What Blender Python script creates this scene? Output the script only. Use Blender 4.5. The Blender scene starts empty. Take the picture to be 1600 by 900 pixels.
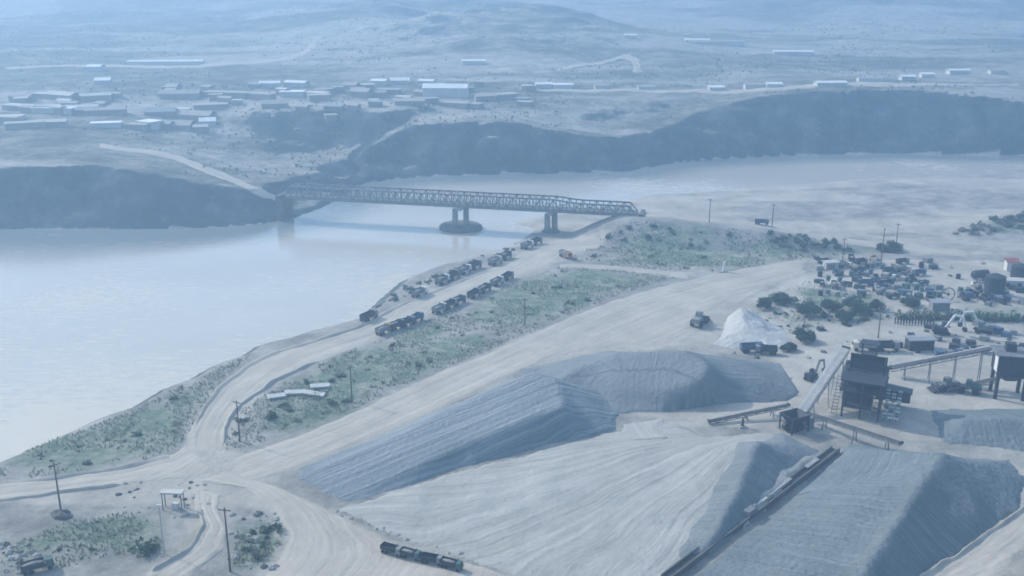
import bpy, math, random
import numpy as np
R = math.radians
random.seed(7); rng = np.random.default_rng(7)
S = bpy.context.scene
COL = S.collection

# ------------------------------------------------------------------ camera
CAM_H, F, PITCH = 100.0, 1600.0, math.atan(510/1600)
cam_d = bpy.data.cameras.new('camera'); cam = bpy.data.objects.new('camera', cam_d); COL.objects.link(cam)
cam_d.sensor_width = 36; cam_d.lens = 36; cam_d.clip_start = 1; cam_d.clip_end = 12000
cam.location = (0, 0, CAM_H); cam.rotation_euler = (R(90) - PITCH, 0, 0)
S.camera = cam

# ------------------------------------------------------------------ light
SUN_AZ, SUN_EL = -58.0, 34.0                 # degrees to the right of straight ahead / above horizon
W = bpy.data.worlds.new('World'); S.world = W; W.use_nodes = True
nt = W.node_tree; bg = nt.nodes['Background']
sky = nt.nodes.new('ShaderNodeTexSky'); sky.sky_type = 'NISHITA'; sky.sun_disc = False
sky.sun_elevation = R(SUN_EL); sky.sun_rotation = R(SUN_AZ); sky.dust_density = 2.5; sky.air_density = 1.0
nt.links.new(sky.outputs[0], bg.inputs[0]); bg.inputs[1].default_value = 0.12
sl = bpy.data.lights.new('sun', 'SUN'); sl.energy = 4.0; sl.angle = R(0.6); sl.color = (1.0, .96, .9)
so = bpy.data.objects.new('sun', sl); COL.objects.link(so)
so.rotation_euler = (R(90 - SUN_EL), 0, R(180 - SUN_AZ))
so.location = (-200, 200, 300)
vs = S.view_settings; vs.view_transform = 'Standard'; vs.look = 'None'; vs.gamma = 1; vs.use_curve_mapping = False
vs.exposure = 0.96
cy = S.cycles; cy.use_denoising = True
cy.max_bounces = 6; cy.volume_bounces = 2; cy.diffuse_bounces = 2; cy.glossy_bounces = 2; cy.transparent_max_bounces = 6
cy.filter_width = 1.7
cy.caustics_reflective = False; cy.caustics_refractive = False

HAZE_DENSITY, HAZE_COLOR = 0.00102, (.44, .66, .885)

# ------------------------------------------------------------------ numbers: pixels of the survey sketch -> places on the ground
cP, sP = math.cos(PITCH), math.sin(PITCH)
def ray(px, py):
    a, b = px - 800, 450 - py
    return np.array([a, F*cP + b*sP, -F*sP + b*cP])
def P(px, py, z=0.0):
    d = ray(px, py); t = (z - CAM_H)/d[2]
    return np.array([d[0]*t, d[1]*t, z])
def sst(x): x = np.clip(x, 0, 1); return x*x*(3 - 2*x)

def seg_dist(X, Y, pts):
    """distance to a polyline, index of nearest segment, position along it"""
    best = np.full(X.shape, 1e9); bi = np.zeros(X.shape, int); bt = np.zeros(X.shape)
    for i in range(len(pts) - 1):
        ax, ay = pts[i][:2]; bx, by = pts[i+1][:2]; dx, dy = bx-ax, by-ay
        L = dx*dx + dy*dy + 1e-9
        t = np.clip(((X-ax)*dx + (Y-ay)*dy)/L, 0, 1)
        d = np.hypot(X-ax-t*dx, Y-ay-t*dy)
        m = d < best; best = np.where(m, d, best); bi = np.where(m, i, bi); bt = np.where(m, t, bt)
    return best, bi, bt
def inside(X, Y, poly):
    r = np.zeros(X.shape, bool); n = len(poly)
    for i in range(n):
        ax, ay = poly[i][:2]; bx, by = poly[(i+1) % n][:2]
        if ay == by: continue
        r ^= ((ay > Y) != (by > Y)) & (X < (bx-ax)*(Y-ay)/(by-ay) + ax)
    return r
def hash2(i, j, s):
    n = (i*374761393 + j*668265263 + s*974711) & 0x7fffffff
    n = ((n ^ (n >> 13))*1274126177) & 0x7fffffff
    return ((n ^ (n >> 16)) & 0xffff)/65535.0
def vnoise(X, Y, sc, s=0):
    x, y = X/sc, Y/sc; i, j = np.floor(x).astype(np.int64), np.floor(y).astype(np.int64)
    f, g = sst(x-i), sst(y-j)
    return (hash2(i,j,s)*(1-f)+hash2(i+1,j,s)*f)*(1-g) + (hash2(i,j+1,s)*(1-f)+hash2(i+1,j+1,s)*f)*g - .5
def fbm(X, Y, sc, s=0, o=4):
    r = 0
    for k in range(o): r = r + vnoise(X, Y, sc/2**k, s+k*17)/2**k
    return r

FAR = [P(*p) for p in [(-1400,385),(-600,372),(0,358),(150,359),(300,357),(400,351),(455,342),(500,326),(530,311),(548,300),(560,290),(600,282),(660,276),
       (750,273),(870,271),(980,268),(1040,257),(1100,250),(1250,242),(1400,240),(1600,243),(2400,252),(3400,262)]]
NEAR = [P(*p) for p in [(-1600,1150),(-600,960),(-200,800),(0,722),(60,697),(110,674),(160,652),(200,640),(250,610),(290,596),(330,572),(370,560),(400,541),(440,533),(480,520),(560,500),(592,468),
        (625,440),(680,418),(760,398),(815,375),(836,358),(802,350),(830,340),(890,332),(960,318),(1010,305),(1100,300),(1200,291),(1400,276),(1600,269),(2400,268),(3400,272)]]
RIVER = FAR + NEAR[::-1]
# the far bank's profile: height of the first scarp, its width, where a second rise starts and how wide it is
PU  = [-900,   0, 160, 250, 330, 400, 440, 500, 545, 600, 660, 750, 800, 880, 960,1010,1075,1170,1270,1400,1500,1600,2000]
PHC = [  22,  21,  20,  17,  13,  10, 8.5, 8.5, 9.5,  15,  21,  23,  22,  17,  13,  14,  20,  27,  30,  30,  28,  25,  22]
PWC = [  26,  24,  24,  24,  22,  18,  18,  16,  14,  20,  26,  26,  26,  24,  20,  18,  22,  32,  34,  34,  28,  22,  22]
PD2 = [  70,  70,  70,  62,  55,  50,  46,  44,  40,  24,  30,  60,  50,  26,  18,  14,  20,  50,  60,  60,  60,  50,  50]
PW2 = [ 150, 150, 150, 150, 120,  80,  46,  34,  34,  26,  40,  80,  80,  70,  62,  60,  62,  80,  80,  80,  90,  90,  90]
EMB = [np.append(P(a, b, c)[:2], c) for a, b, c in [(985,335,9.6),(1040,340,9.6),(1100,346,9.2),(1190,356,7.8),(1320,377,4.6),(1420,390,2.2),(1520,398,1.5)]]
HILLS = [(P(830,80,25), 130, 150, 24), (P(600,52,25), 190, 220, 24), (P(350,22,25), 260, 300, 22), (P(1120,36,25), 210, 200, 12), (P(1560,20,25), 260, 420, 52), (P(1330,40,25), 120, 160, 12),
         (P(60,30,25), 300, 300, 14), (P(1250,8,25), 420, 400, 30), (P(700,6,25), 500, 420, 36)]
def height(X, Y, detail=True):
    X = np.asarray(X, float); Y = np.asarray(Y, float)
    dF, _, _ = seg_dist(X, Y, FAR); dN, _, _ = seg_dist(X, Y, NEAR)
    wet = inside(X, Y, RIVER)
    u = 800 + 1600*X/np.maximum(Y*1.03, 1)
    ip = lambda T: np.interp(u, PU, T)
    # far bank
    w = fbm(X, Y, 34, 3, 3)
    d = np.maximum(dF + (w*10 + np.abs(vnoise(X, Y, 21, 9))*8 + np.abs(vnoise(X, Y, 8, 10))*3 - 3)*sst(dF/10), dF*.55)
    hc, wc, d2, w2 = ip(PHC), ip(PWC), ip(PD2), ip(PW2)
    top = 25 + .012*np.maximum(dF - 100, 0) + 3*sst((u - 1050)/150)
    zf = hc*np.clip(d/wc, 0, 1)**.95 + (top - hc)*sst((d - d2)/w2)
    # two gullies cut back from the crest
    for (gx, gy), wd in ((P(742,240,12)[:2], 3.2), (P(1326,205,14)[:2], 3.6), (P(1347,200,14)[:2], 2.6), (P(560,240,12)[:2], 2.5)):
        k = np.exp(-((X - gx - 3*np.sin(Y*.11))/wd)**2)*np.exp(-((Y - gy)/26)**2); zf = zf*(1 - .42*k)
    zf = zf + fbm(X, Y, 60, 21)*3.2*sst((dF - 15)/80) + fbm(X, Y, 300, 31, 3)*16*sst((dF - 250)/500)
    for c, sx, sy, hh in HILLS: zf = zf + hh*np.exp(-((X-c[0])/sx)**2 - ((Y-c[1])/sy)**2)*(1 + .5*fbm(X, Y, 70, 41, 3))
    zf = zf + np.maximum(Y - 2300, 0)**1.2*.05*(1 + fbm(X, Y, 500, 51, 4)) 
    # near bank
    base = 3.2 - 2.2*sst((Y - 325)/60)
    zn = base*(.75*sst(dN/5.5) + .25*sst((dN - 4)/40)) + fbm(X, Y, 26, 61, 3)*.5*sst(dN/20)
    dE, iE, tE = seg_dist(X, Y, EMB)
    ze = np.array([e[2] for e in EMB]); zt = ze[iE]*(1-tE) + ze[np.minimum(iE+1, len(EMB)-1)]*tE
    ek = zt - np.maximum(dE + fbm(X, Y, 9, 71, 2)*1.5 - 4.2, 0)/2.1
    zn = np.where(dE < 40, np.maximum(zn, ek), zn)
    # low rise at the right edge beyond the yard
    c = P(1610,352,2); zn = zn + 6*np.exp(-((X-c[0])/26)**2 - ((Y-c[1])/13)**2)*(1+.6*fbm(X, Y, 14, 81, 3))*sst(dN/10)
    z = np.where(dF < dN, zf, zn)
    z = np.where(wet, -.6*np.minimum(np.minimum(dF, dN), 3.2), z)
    return z
def H1(x, y): return float(height(np.array([x]), np.array([y]))[0])
def G(px, py):
    """the point of the terrain that lies at this spot of the survey sketch"""
    d = ray(px, py); d = d/d[1]
    t = np.concatenate([np.arange(120, 700, .8), np.arange(700, 3400, 5)])
    z = CAM_H + d[2]*t; h = height(d[0]*t, t)
    i = int(np.argmax(z < h)); a, b = t[max(i-1,0)], t[i]
    tt = np.linspace(a, b, 60); zz = CAM_H + d[2]*tt; hh = height(d[0]*tt, tt)
    k = int(np.argmax(zz <= hh)); q = tt[k]
    return np.array([d[0]*q, q, hh[k]])

# ------------------------------------------------------------------ materials
def lin(c): return tuple(c) + (1.0,)
def mat(name, c1, c2=None, scale=.3, rough=.9, bump=0.0, bscale=None, detail=8, metal=0.0, spec=.2, stretch=None, c3=None):
    m = bpy.data.materials.new(name); m.use_nodes = True; n = m.node_tree.nodes; l = m.node_tree.links
    b = n['Principled BSDF']; b.inputs['Roughness'].default_value = rough; b.inputs['Metallic'].default_value = metal
    b.inputs['Specular IOR Level'].default_value = spec
    tc = n.new('ShaderNodeTexCoord'); src = tc.outputs['Object']
    if stretch:
        mp = n.new('ShaderNodeMapping'); mp.inputs['Scale'].default_value = stretch; l.new(src, mp.inputs[0]); src = mp.outputs[0]
    c2 = c2 or tuple(x*.72 for x in c1)
    nz = n.new('ShaderNodeTexNoise'); nz.inputs['Scale'].default_value = scale; nz.inputs['Detail'].default_value = detail; nz.inputs['Roughness'].default_value = .65
    l.new(src, nz.inputs['Vector'])
    cr = n.new('ShaderNodeValToRGB'); cr.color_ramp.elements[0].position = .32; cr.color_ramp.elements[1].position = .68
    cr.color_ramp.elements[0].color = lin(c2); cr.color_ramp.elements[1].color = lin(c1)
    if c3: e = cr.color_ramp.elements.new(.5); e.color = lin(c3)
    l.new(nz.outputs['Fac'], cr.inputs[0]); l.new(cr.outputs[0], b.inputs['Base Color'])
    if bump:
        n2 = n.new('ShaderNodeTexNoise'); n2.inputs['Scale'].default_value = bscale or scale*4; n2.inputs['Detail'].default_value = 8
        l.new(src, n2.inputs['Vector'])
        bp = n.new('ShaderNodeBump'); bp.inputs['Strength'].default_value = 1; bp.inputs['Distance'].default_value = bump
        l.new(n2.outputs['Fac'], bp.inputs['Height']); l.new(bp.outputs[0], b.inputs['Normal'])
    return m
M = dict(
    road = mat('packed_dirt', (.46,.43,.385), (.36,.34,.31), .09, .95, .12, .8),
    steel_dark = mat('dark_steel', (.045,.055,.07), (.025,.03,.04), .8, .6, spec=.3),
    steel_grey = mat('grey_steel', (.22,.23,.24), (.14,.145,.15), .6, .6, spec=.3),
    steel_pale = mat('pale_steel', (.45,.46,.46), (.33,.34,.34), .6, .55, spec=.3),
    belt = mat('rubber_belt', (.10,.10,.105), (.05,.05,.05), .9, .8),
    belt_pale = mat('dusty_belt', (.42,.41,.39), (.30,.29,.28), .9, .9),
    rubber = mat('tyre_rubber', (.03,.03,.032), (.018,.018,.018), 2, .85),
    white = mat('white_paint', (.78,.78,.76), (.62,.62,.60), .7, .5),
    cream = mat('cream_paint', (.66,.62,.5), (.5,.47,.38), .7, .5),
    red = mat('faded_red_paint', (.42,.14,.11), (.3,.1,.08), .7, .55),
    orange = mat('orange_paint', (.45,.24,.07), (.34,.17,.05), .7, .5),
    blue = mat('blue_paint', (.09,.14,.22), (.05,.09,.15), .7, .5),
    teal = mat('green_blue_paint', (.08,.15,.14), (.05,.10,.10), .7, .5),
    grey = mat('grey_paint', (.27,.28,.28), (.2,.2,.2), .7, .6),
    load = mat('gravel_load', (.34,.33,.31), (.22,.21,.2), 1.2, .95, .1),
    glass = mat('vehicle_glass', (.03,.04,.05), (.02,.025,.03), 1, .1, spec=.5),
    concrete = mat('concrete', (.38,.37,.35), (.27,.265,.255), .35, .85, .03),
    concrete_dark = mat('stained_concrete', (.17,.17,.165), (.10,.10,.10), .35, .9, .03),
    concrete_pale = mat('pale_concrete', (.62,.61,.58), (.45,.44,.42), .5, .85),
    wood = mat('weathered_wood', (.17,.14,.11), (.10,.08,.06), 1.5, .85),
    leaf = mat('leaf', (.085,.145,.09), (.035,.075,.055), .7, .75, c3=(.06,.12,.075)),
    leaf_dry = mat('dry_leaf', (.33,.325,.26), (.19,.20,.155), .3, .8),
    grass = mat('dry_grass', (.30,.325,.245), (.15,.19,.14), .2, .85),
    far_leaf = mat('far_scrub_leaf', (.22,.215,.175), (.15,.155,.125), .05, .9),
    rock = mat('pale_rock', (.46,.44,.41), (.28,.27,.255), .6, .9, .1),
    rock_dark = mat('dark_rock', (.16,.155,.15), (.08,.08,.08), .6, .9, .1),
    wall_w = mat('whitewash', (.66,.65,.62), (.5,.49,.46), .2, .85),
    wall_m = mat('mud_plaster', (.38,.35,.31), (.28,.26,.23), .2, .9),
    wall_g = mat('grey_plaster', (.30,.29,.28), (.22,.215,.21), .2, .9),
    roof_w = mat('white_sheet_roof', (.82,.82,.80), (.7,.7,.68), .15, .5),
    roof_p = mat('dusty_pale_roof', (.60,.58,.54), (.42,.40,.37), .15, .8),
    roof_g = mat('grey_sheet_roof', (.34,.35,.36), (.25,.26,.27), .15, .6),
    roof_d = mat('dull_mud_roof', (.42,.39,.35), (.32,.30,.27), .15, .9),
    roof_green = mat('pale_green_sheet', (.20,.27,.21), (.13,.18,.145), .25, .75),
)
def heap_mat(name, ca, cb, cc, streak=(1.2,.05,1), sfac=.6, bump=.35):
    m = bpy.data.materials.new(name); m.use_nodes = True; n = m.node_tree.nodes; l = m.node_tree.links
    b = n['Principled BSDF']; b.inputs['Roughness'].default_value = .97; b.inputs['Specular IOR Level'].default_value = .1
    at = n.new('ShaderNodeAttribute'); at.attribute_name = 'run'
    mp = n.new('ShaderNodeMapping'); mp.inputs['Scale'].default_value = streak; l.new(at.outputs['Vector'], mp.inputs[0])
    n1 = n.new('ShaderNodeTexNoise'); n1.inputs['Scale'].default_value = 1; n1.inputs['Detail'].default_value = 6; n1.inputs['Roughness'].default_value = .7; l.new(mp.outputs[0], n1.inputs['Vector'])
    tc = n.new('ShaderNodeTexCoord')
    n2 = n.new('ShaderNodeTexNoise'); n2.inputs['Scale'].default_value = .09; n2.inputs['Detail'].default_value = 9; n2.inputs['Roughness'].default_value = .7; l.new(tc.outputs['Object'], n2.inputs['Vector'])
    mx = n.new('ShaderNodeMix'); mx.data_type = 'FLOAT'; mx.inputs[0].default_value = sfac; l.new(n2.outputs['Fac'], mx.inputs[2]); l.new(n1.outputs['Fac'], mx.inputs[3])
    cr = n.new('ShaderNodeValToRGB'); e = cr.color_ramp.elements; e[0].position = .34; e[1].position = .66; e[0].color = lin(ca); e[1].color = lin(cc); x = e.new(.5); x.color = lin(cb)
    l.new(mx.outputs[0], cr.inputs[0]); l.new(cr.outputs[0], b.inputs['Base Color'])
    n3 = n.new('ShaderNodeTexNoise'); n3.inputs['Scale'].default_value = .9; n3.inputs['Detail'].default_value = 8; l.new(tc.outputs['Object'], n3.inputs['Vector'])
    ad = n.new('ShaderNodeMath'); ad.operation = 'ADD'; l.new(n3.outputs['Fac'], ad.inputs[0]); l.new(n1.outputs['Fac'], ad.inputs[1])
    bp = n.new('ShaderNodeBump'); bp.inputs['Distance'].default_value = bump; l.new(ad.outputs[0], bp.inputs['Height']); l.new(bp.outputs[0], b.inputs['Normal'])
    return m
M['leaf_tree'] = mat('tree_leaf', (.085,.14,.09), (.04,.07,.05), .7, .75, c3=(.06,.105,.07))
for k in ('leaf','leaf_dry','grass','leaf_tree'):
    n_ = M[k].node_tree.nodes; l_ = M[k].node_tree.links; b_ = n_['Principled BSDF']; t_ = n_.new('ShaderNodeBsdfTranslucent'); x_ = n_.new('ShaderNodeMixShader'); x_.inputs[0].default_value = .45
    l_.new(b_.inputs['Base Color'].links[0].from_socket, t_.inputs[0]); l_.new(b_.outputs[0], x_.inputs[1]); l_.new(t_.outputs[0], x_.inputs[2]); l_.new(x_.outputs[0], n_['Material Output'].inputs[0])
HM_DARK = heap_mat('dark_gravel', (.12,.15,.16), (.18,.21,.218), (.255,.285,.29), (1.6,.05,1), .6, .5)
HM_MID = heap_mat('grey_gravel', (.145,.17,.178), (.20,.222,.228), (.275,.295,.295))
HM_RAMP = heap_mat('tracked_gravel', (.12,.155,.17), (.22,.25,.265), (.39,.41,.41), (1.1,.012,1), .85, .5)
HM_SAND = heap_mat('pale_sand', (.265,.26,.235), (.375,.365,.33), (.49,.475,.43), (.75,.022,1), .7, .22)
HM_WHITE = heap_mat('white_lime', (.34,.335,.32), (.47,.465,.44), (.60,.595,.57))
HM_ROAD = heap_mat('packed_dirt', (.31,.285,.245), (.435,.395,.335), (.555,.505,.425), (.9,.02,1), .55, .15)

def ground_mat():
    m = bpy.data.materials.new('valley_ground'); m.use_nodes = True; n = m.node_tree.nodes; l = m.node_tree.links
    b = n['Principled BSDF']; b.inputs['Roughness'].default_value = .97; b.inputs['Specular IOR Level'].default_value = .1
    tc = n.new('ShaderNodeTexCoord'); o = tc.outputs['Object']
    def noise(sc, det=8, r=.65):
        z = n.new('ShaderNodeTexNoise'); z.inputs['Scale'].default_value = sc; z.inputs['Detail'].default_value = det; z.inputs['Roughness'].default_value = r; l.new(o, z.inputs['Vector']); return z.outputs['Fac']
    def ramp(f, stops):
        c = n.new('ShaderNodeValToRGB'); e = c.color_ramp.elements
        e[0].position, e[0].color = stops[0][0], lin(stops[0][1]); e[1].position, e[1].color = stops[-1][0], lin(stops[-1][1])
        for p, q in stops[1:-1]: x = e.new(p); x.color = lin(q)
        l.new(f, c.inputs[0]); return c.outputs[0]
    def mixc(f, a, c):
        x = n.new('ShaderNodeMix'); x.data_type = 'RGBA'; l.new(f, x.inputs[0]); l.new(a, x.inputs[6]); l.new(c, x.inputs[7]); return x.outputs[2]
    def math_(op, a, v):
        x = n.new('ShaderNodeMath'); x.operation = op; l.new(a, x.inputs[0])
        if isinstance(v, (int, float)): x.inputs[1].default_value = v
        else: l.new(v, x.inputs[1])
        return x.outputs[0]
    at = n.new('ShaderNodeAttribute'); at.attribute_name = 'zone'
    sp = n.new('ShaderNodeSeparateColor'); l.new(at.outputs['Color'], sp.inputs[0])
    soil = ramp(noise(.07, 12, .78), [(.32,(.16,.155,.14)), (.5,(.31,.295,.265)), (.66,(.48,.455,.405))])
    vegf = ramp(noise(.045, 13, .8), [(.34,(.045,.055,.05)), (.5,(.13,.13,.11)), (.64,(.31,.295,.25))])
    veg = ramp(noise(.22, 12, .82), [(.34,(.085,.115,.085)), (.47,(.155,.205,.145)), (.57,(.27,.285,.225)), (.68,(.44,.42,.36))])
    sy = n.new('ShaderNodeSeparateXYZ'); l.new(o, sy.inputs[0]); fy = n.new('ShaderNodeMapRange'); fy.inputs[1].default_value = 370; fy.inputs[2].default_value = 430; l.new(sy.outputs[1], fy.inputs[0]); veg = mixc(fy.outputs[0], veg, vegf)
    sand = ramp(noise(.06, 12, .75), [(.34,(.30,.28,.245)), (.5,(.435,.40,.345)), (.66,(.555,.515,.445))])
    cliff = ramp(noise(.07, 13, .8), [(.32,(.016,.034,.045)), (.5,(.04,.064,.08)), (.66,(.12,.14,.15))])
    n1 = noise(.16, 9, .75)
    def fac(ch):   # ragged edge
        s = math_('ADD', ch, math_('MULTIPLY', math_('SUBTRACT', n1, .5), 1.5))
        mr = n.new('ShaderNodeMapRange'); mr.inputs[1].default_value = .3; mr.inputs[2].default_value = .7; l.new(s, mr.inputs[0]); return mr.outputs[0]
    c = mixc(fac(sp.outputs[1]), soil, sand)
    c = mixc(fac(sp.outputs[0]), c, veg)
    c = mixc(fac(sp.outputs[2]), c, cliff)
    l.new(c, b.inputs['Base Color'])
    bp = n.new('ShaderNodeBump'); bp.inputs['Distance'].default_value = .5; l.new(noise(.6, 10, .75), bp.inputs['Height']); l.new(bp.outputs[0], b.inputs['Normal'])
    return m
def water_mat():
    m = bpy.data.materials.new('silty_water'); m.use_nodes = True; n = m.node_tree.nodes; l = m.node_tree.links
    b = n['Principled BSDF']; b.inputs['Roughness'].default_value = .10; b.inputs['IOR'].default_value = 1.4
    tc = n.new('ShaderNodeTexCoord')
    mp = n.new('ShaderNodeMapping'); mp.inputs['Scale'].default_value = (.5, 1.0, 1); mp.inputs['Rotation'].default_value = (0,0,R(25)); l.new(tc.outputs['Object'], mp.inputs[0])
    nz = n.new('ShaderNodeTexNoise'); nz.inputs['Scale'].default_value = .02; nz.inputs['Detail'].default_value = 7; l.new(mp.outputs[0], nz.inputs['Vector'])
    cr = n.new('ShaderNodeValToRGB'); e = cr.color_ramp.elements; e[0].position = .35; e[1].position = .65; e[0].color = (.455,.425,.37,1); e[1].color = (.52,.485,.42,1)
    l.new(nz.outputs['Fac'], cr.inputs[0]); l.new(cr.outputs[0], b.inputs['Base Color'])
    # broken pale water: small crests where a wide patch of riffle lies
    m3 = n.new('ShaderNodeMapping'); m3.inputs['Scale'].default_value = (.16, .55, 1); m3.inputs['Rotation'].default_value = (0,0,R(20)); l.new(tc.outputs['Object'], m3.inputs[0])
    n3 = n.new('ShaderNodeTexNoise'); n3.inputs['Scale'].default_value = 1; n3.inputs['Detail'].default_value = 8; n3.inputs['Roughness'].default_value = .7; l.new(m3.outputs[0], n3.inputs['Vector'])
    n4 = n.new('ShaderNodeTexNoise'); n4.inputs['Scale'].default_value = .012; n4.inputs['Detail'].default_value = 4; l.new(tc.outputs['Object'], n4.inputs['Vector'])
    mu = n.new('ShaderNodeMath'); mu.operation = 'ADD'; l.new(n3.outputs['Fac'], mu.inputs[0]); l.new(n4.outputs['Fac'], mu.inputs[1])
    at = n.new('ShaderNodeAttribute'); at.attribute_name = 'riffle_and_reflection'; ma = n.new('ShaderNodeMath'); ma.operation = 'MULTIPLY_ADD'; sr_ = n.new('ShaderNodeSeparateColor'); l.new(at.outputs['Color'], sr_.inputs[0]); l.new(sr_.outputs[0], ma.inputs[0]); ma.inputs[1].default_value = .17; l.new(mu.outputs[0], ma.inputs[2])
    fr = n.new('ShaderNodeMapRange'); fr.inputs[1].default_value = 1.02; fr.inputs[2].default_value = 1.3; l.new(ma.outputs[0], fr.inputs[0])
    fm_ = n.new('ShaderNodeMix'); fm_.data_type = 'RGBA'; l.new(fr.outputs[0], fm_.inputs[0]); l.new(cr.outputs[0], fm_.inputs[6]); fm_.inputs[7].default_value = (.57,.52,.43,1); 
    dm_ = n.new('ShaderNodeMix'); dm_.data_type = 'RGBA'; dm_.inputs[7].default_value = (.20,.215,.215,1); l.new(fm_.outputs[2], dm_.inputs[6])  # grey band along the far bank: the bluff's reflection painted into the base colour
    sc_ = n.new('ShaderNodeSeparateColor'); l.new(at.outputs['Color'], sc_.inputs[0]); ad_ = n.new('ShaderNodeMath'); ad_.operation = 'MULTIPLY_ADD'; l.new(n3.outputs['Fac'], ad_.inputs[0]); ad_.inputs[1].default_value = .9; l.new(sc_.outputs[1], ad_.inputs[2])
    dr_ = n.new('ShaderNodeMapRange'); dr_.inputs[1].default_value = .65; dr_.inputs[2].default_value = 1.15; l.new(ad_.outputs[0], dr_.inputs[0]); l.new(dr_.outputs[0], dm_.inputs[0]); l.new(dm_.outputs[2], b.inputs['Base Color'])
    rr = n.new('ShaderNodeMapRange'); rr.inputs[3].default_value = .08; rr.inputs[4].default_value = .5; l.new(fr.outputs[0], rr.inputs[0]); l.new(rr.outputs[0], b.inputs['Roughness'])
    n2 = n.new('ShaderNodeTexNoise'); n2.inputs['Scale'].default_value = .5; n2.inputs['Detail'].default_value = 9; n2.inputs['Roughness'].default_value = .65; l.new(mp.outputs[0], n2.inputs['Vector'])
    bp = n.new('ShaderNodeBump'); bp.inputs['Distance'].default_value = .04; l.new(n2.outputs['Fac'], bp.inputs['Height']); l.new(bp.outputs[0], b.inputs['Normal'])
    return m

# ------------------------------------------------------------------ mesh helpers
def link(o, parent=None):
    COL.objects.link(o)
    if parent is not None: o.parent = parent
    return o
def tag(o, label=None, cat=None, group=None, kind=None):
    if label: o['label'] = label
    if cat: o['category'] = cat
    if group: o['group'] = group
    if kind: o['kind'] = kind
    return o
def empty(name, loc, rz=0, label=None, cat=None, group=None):
    o = bpy.data.objects.new(name, None); o.empty_display_size = .5
    o.location = [float(v) for v in loc]; o.rotation_euler = (0, 0, rz); COL.objects.link(o)
    return tag(o, label, cat, group)
def copy_tree(o, parent=None):
    c = o.copy(); COL.objects.link(c)
    if parent is not None: c.parent = parent
    for ch in list(o.children): copy_tree(ch, c)
    return c
class MB:
    def __init__(s): s.v = []; s.f = []
    def add(s, vs, fs):
        k = len(s.v); s.v += [tuple(map(float, v)) for v in vs]; s.f += [tuple(i+k for i in f) for f in fs]; return s
    def box(s, c, d, rz=0, rx=0, ry=0, top=1.0):
        hx, hy, hz = d[0]/2, d[1]/2, d[2]/2
        pts = np.array([(sx*hx*(top if sz > 0 else 1), sy*hy*(top if sz > 0 else 1), sz*hz) for sz in (-1,1) for sx, sy in ((-1,-1),(1,-1),(1,1),(-1,1))])
        ca, sa = math.cos(rx), math.sin(rx); pts = pts @ np.array([[1,0,0],[0,ca,sa],[0,-sa,ca]])
        ca, sa = math.cos(ry), math.sin(ry); pts = pts @ np.array([[ca,0,-sa],[0,1,0],[sa,0,ca]])
        ca, sa = math.cos(rz), math.sin(rz); pts = pts @ np.array([[ca,sa,0],[-sa,ca,0],[0,0,1]])
        return s.add(pts + np.array(c), [(3,2,1,0),(4,5,6,7),(0,1,5,4),(1,2,6,5),(2,3,7,6),(3,0,4,7)])
    def bar(s, a, b, w, h=None):
        a, b = np.array(a, float), np.array(b, float); h = h or w; d = b - a; L = np.linalg.norm(d); d /= L
        up = np.array([0,0,1.]) if abs(d[2]) < .95 else np.array([1.,0,0]); r = np.cross(d, up); r /= np.linalg.norm(r); u = np.cross(r, d)
        o = [(-1,-1),(1,-1),(1,1),(-1,1)]
        return s.add([p + r*i*w/2 + u*j*h/2 for p in (a, b) for i, j in o], [(0,1,2,3)[::-1],(4,5,6,7),(0,1,5,4),(1,2,6,5),(2,3,7,6),(3,0,4,7)])
    def tube(s, a, b, r0, r1=None, n=10):
        a, b = np.array(a, float), np.array(b, float); r1 = r0 if r1 is None else r1; d = b - a; d /= np.linalg.norm(d)
        up = np.array([0,0,1.]) if abs(d[2]) < .95 else np.array([1.,0,0]); x = np.cross(d, up); x /= np.linalg.norm(x); y = np.cross(d, x)
        ring = [(math.cos(2*math.pi*i/n), math.sin(2*math.pi*i/n)) for i in range(n)]
        vs = [a + (x*c + y*q)*r0 for c, q in ring] + [b + (x*c + y*q)*r1 for c, q in ring]
        return s.add(vs, [(i, (i+1) % n, n+(i+1) % n, n+i) for i in range(n)] + [tuple(range(n))[::-1], tuple(range(n, 2*n))])
    def prism(s, prof, y0, y1):      # profile in x,z pushed along y
        n = len(prof); vs = [(x, y0, z) for x, z in prof] + [(x, y1, z) for x, z in prof]
        return s.add(vs, [(i, (i+1) % n, n+(i+1) % n, n+i)[::-1] for i in range(n)] + [tuple(range(n)), tuple(range(n, 2*n))[::-1]])
    def torus(s, c, R0, r, axis='y', n=28, k=8):
        vs = []
        for i in range(n):
            a = 2*math.pi*i/n
            for j in range(k):
                b = 2*math.pi*j/k; q = R0 + r*math.cos(b); p = (q*math.cos(a), r*math.sin(b), q*math.sin(a))
                if axis == 'z': p = (p[0], p[2], p[1])
                if axis == 'x': p = (p[1], p[0], p[2])
                vs.append(np.array(p) + c)
        return s.add(vs, [(i*k+j, ((i+1) % n)*k+j, ((i+1) % n)*k+(j+1) % k, i*k+(j+1) % k) for i in range(n) for j in range(k)])
    def mesh(s, name):
        me = bpy.data.meshes.new(name); me.from_pydata(s.v, [], s.f); me.update(); return me
    def build(s, name, m, parent=None, smooth=False):
        me = s.mesh(name); me.materials.append(m)
        if smooth: me.polygons.foreach_set('use_smooth', [True]*len(me.polygons))
        return link(bpy.data.objects.new(name, me), parent)
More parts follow.
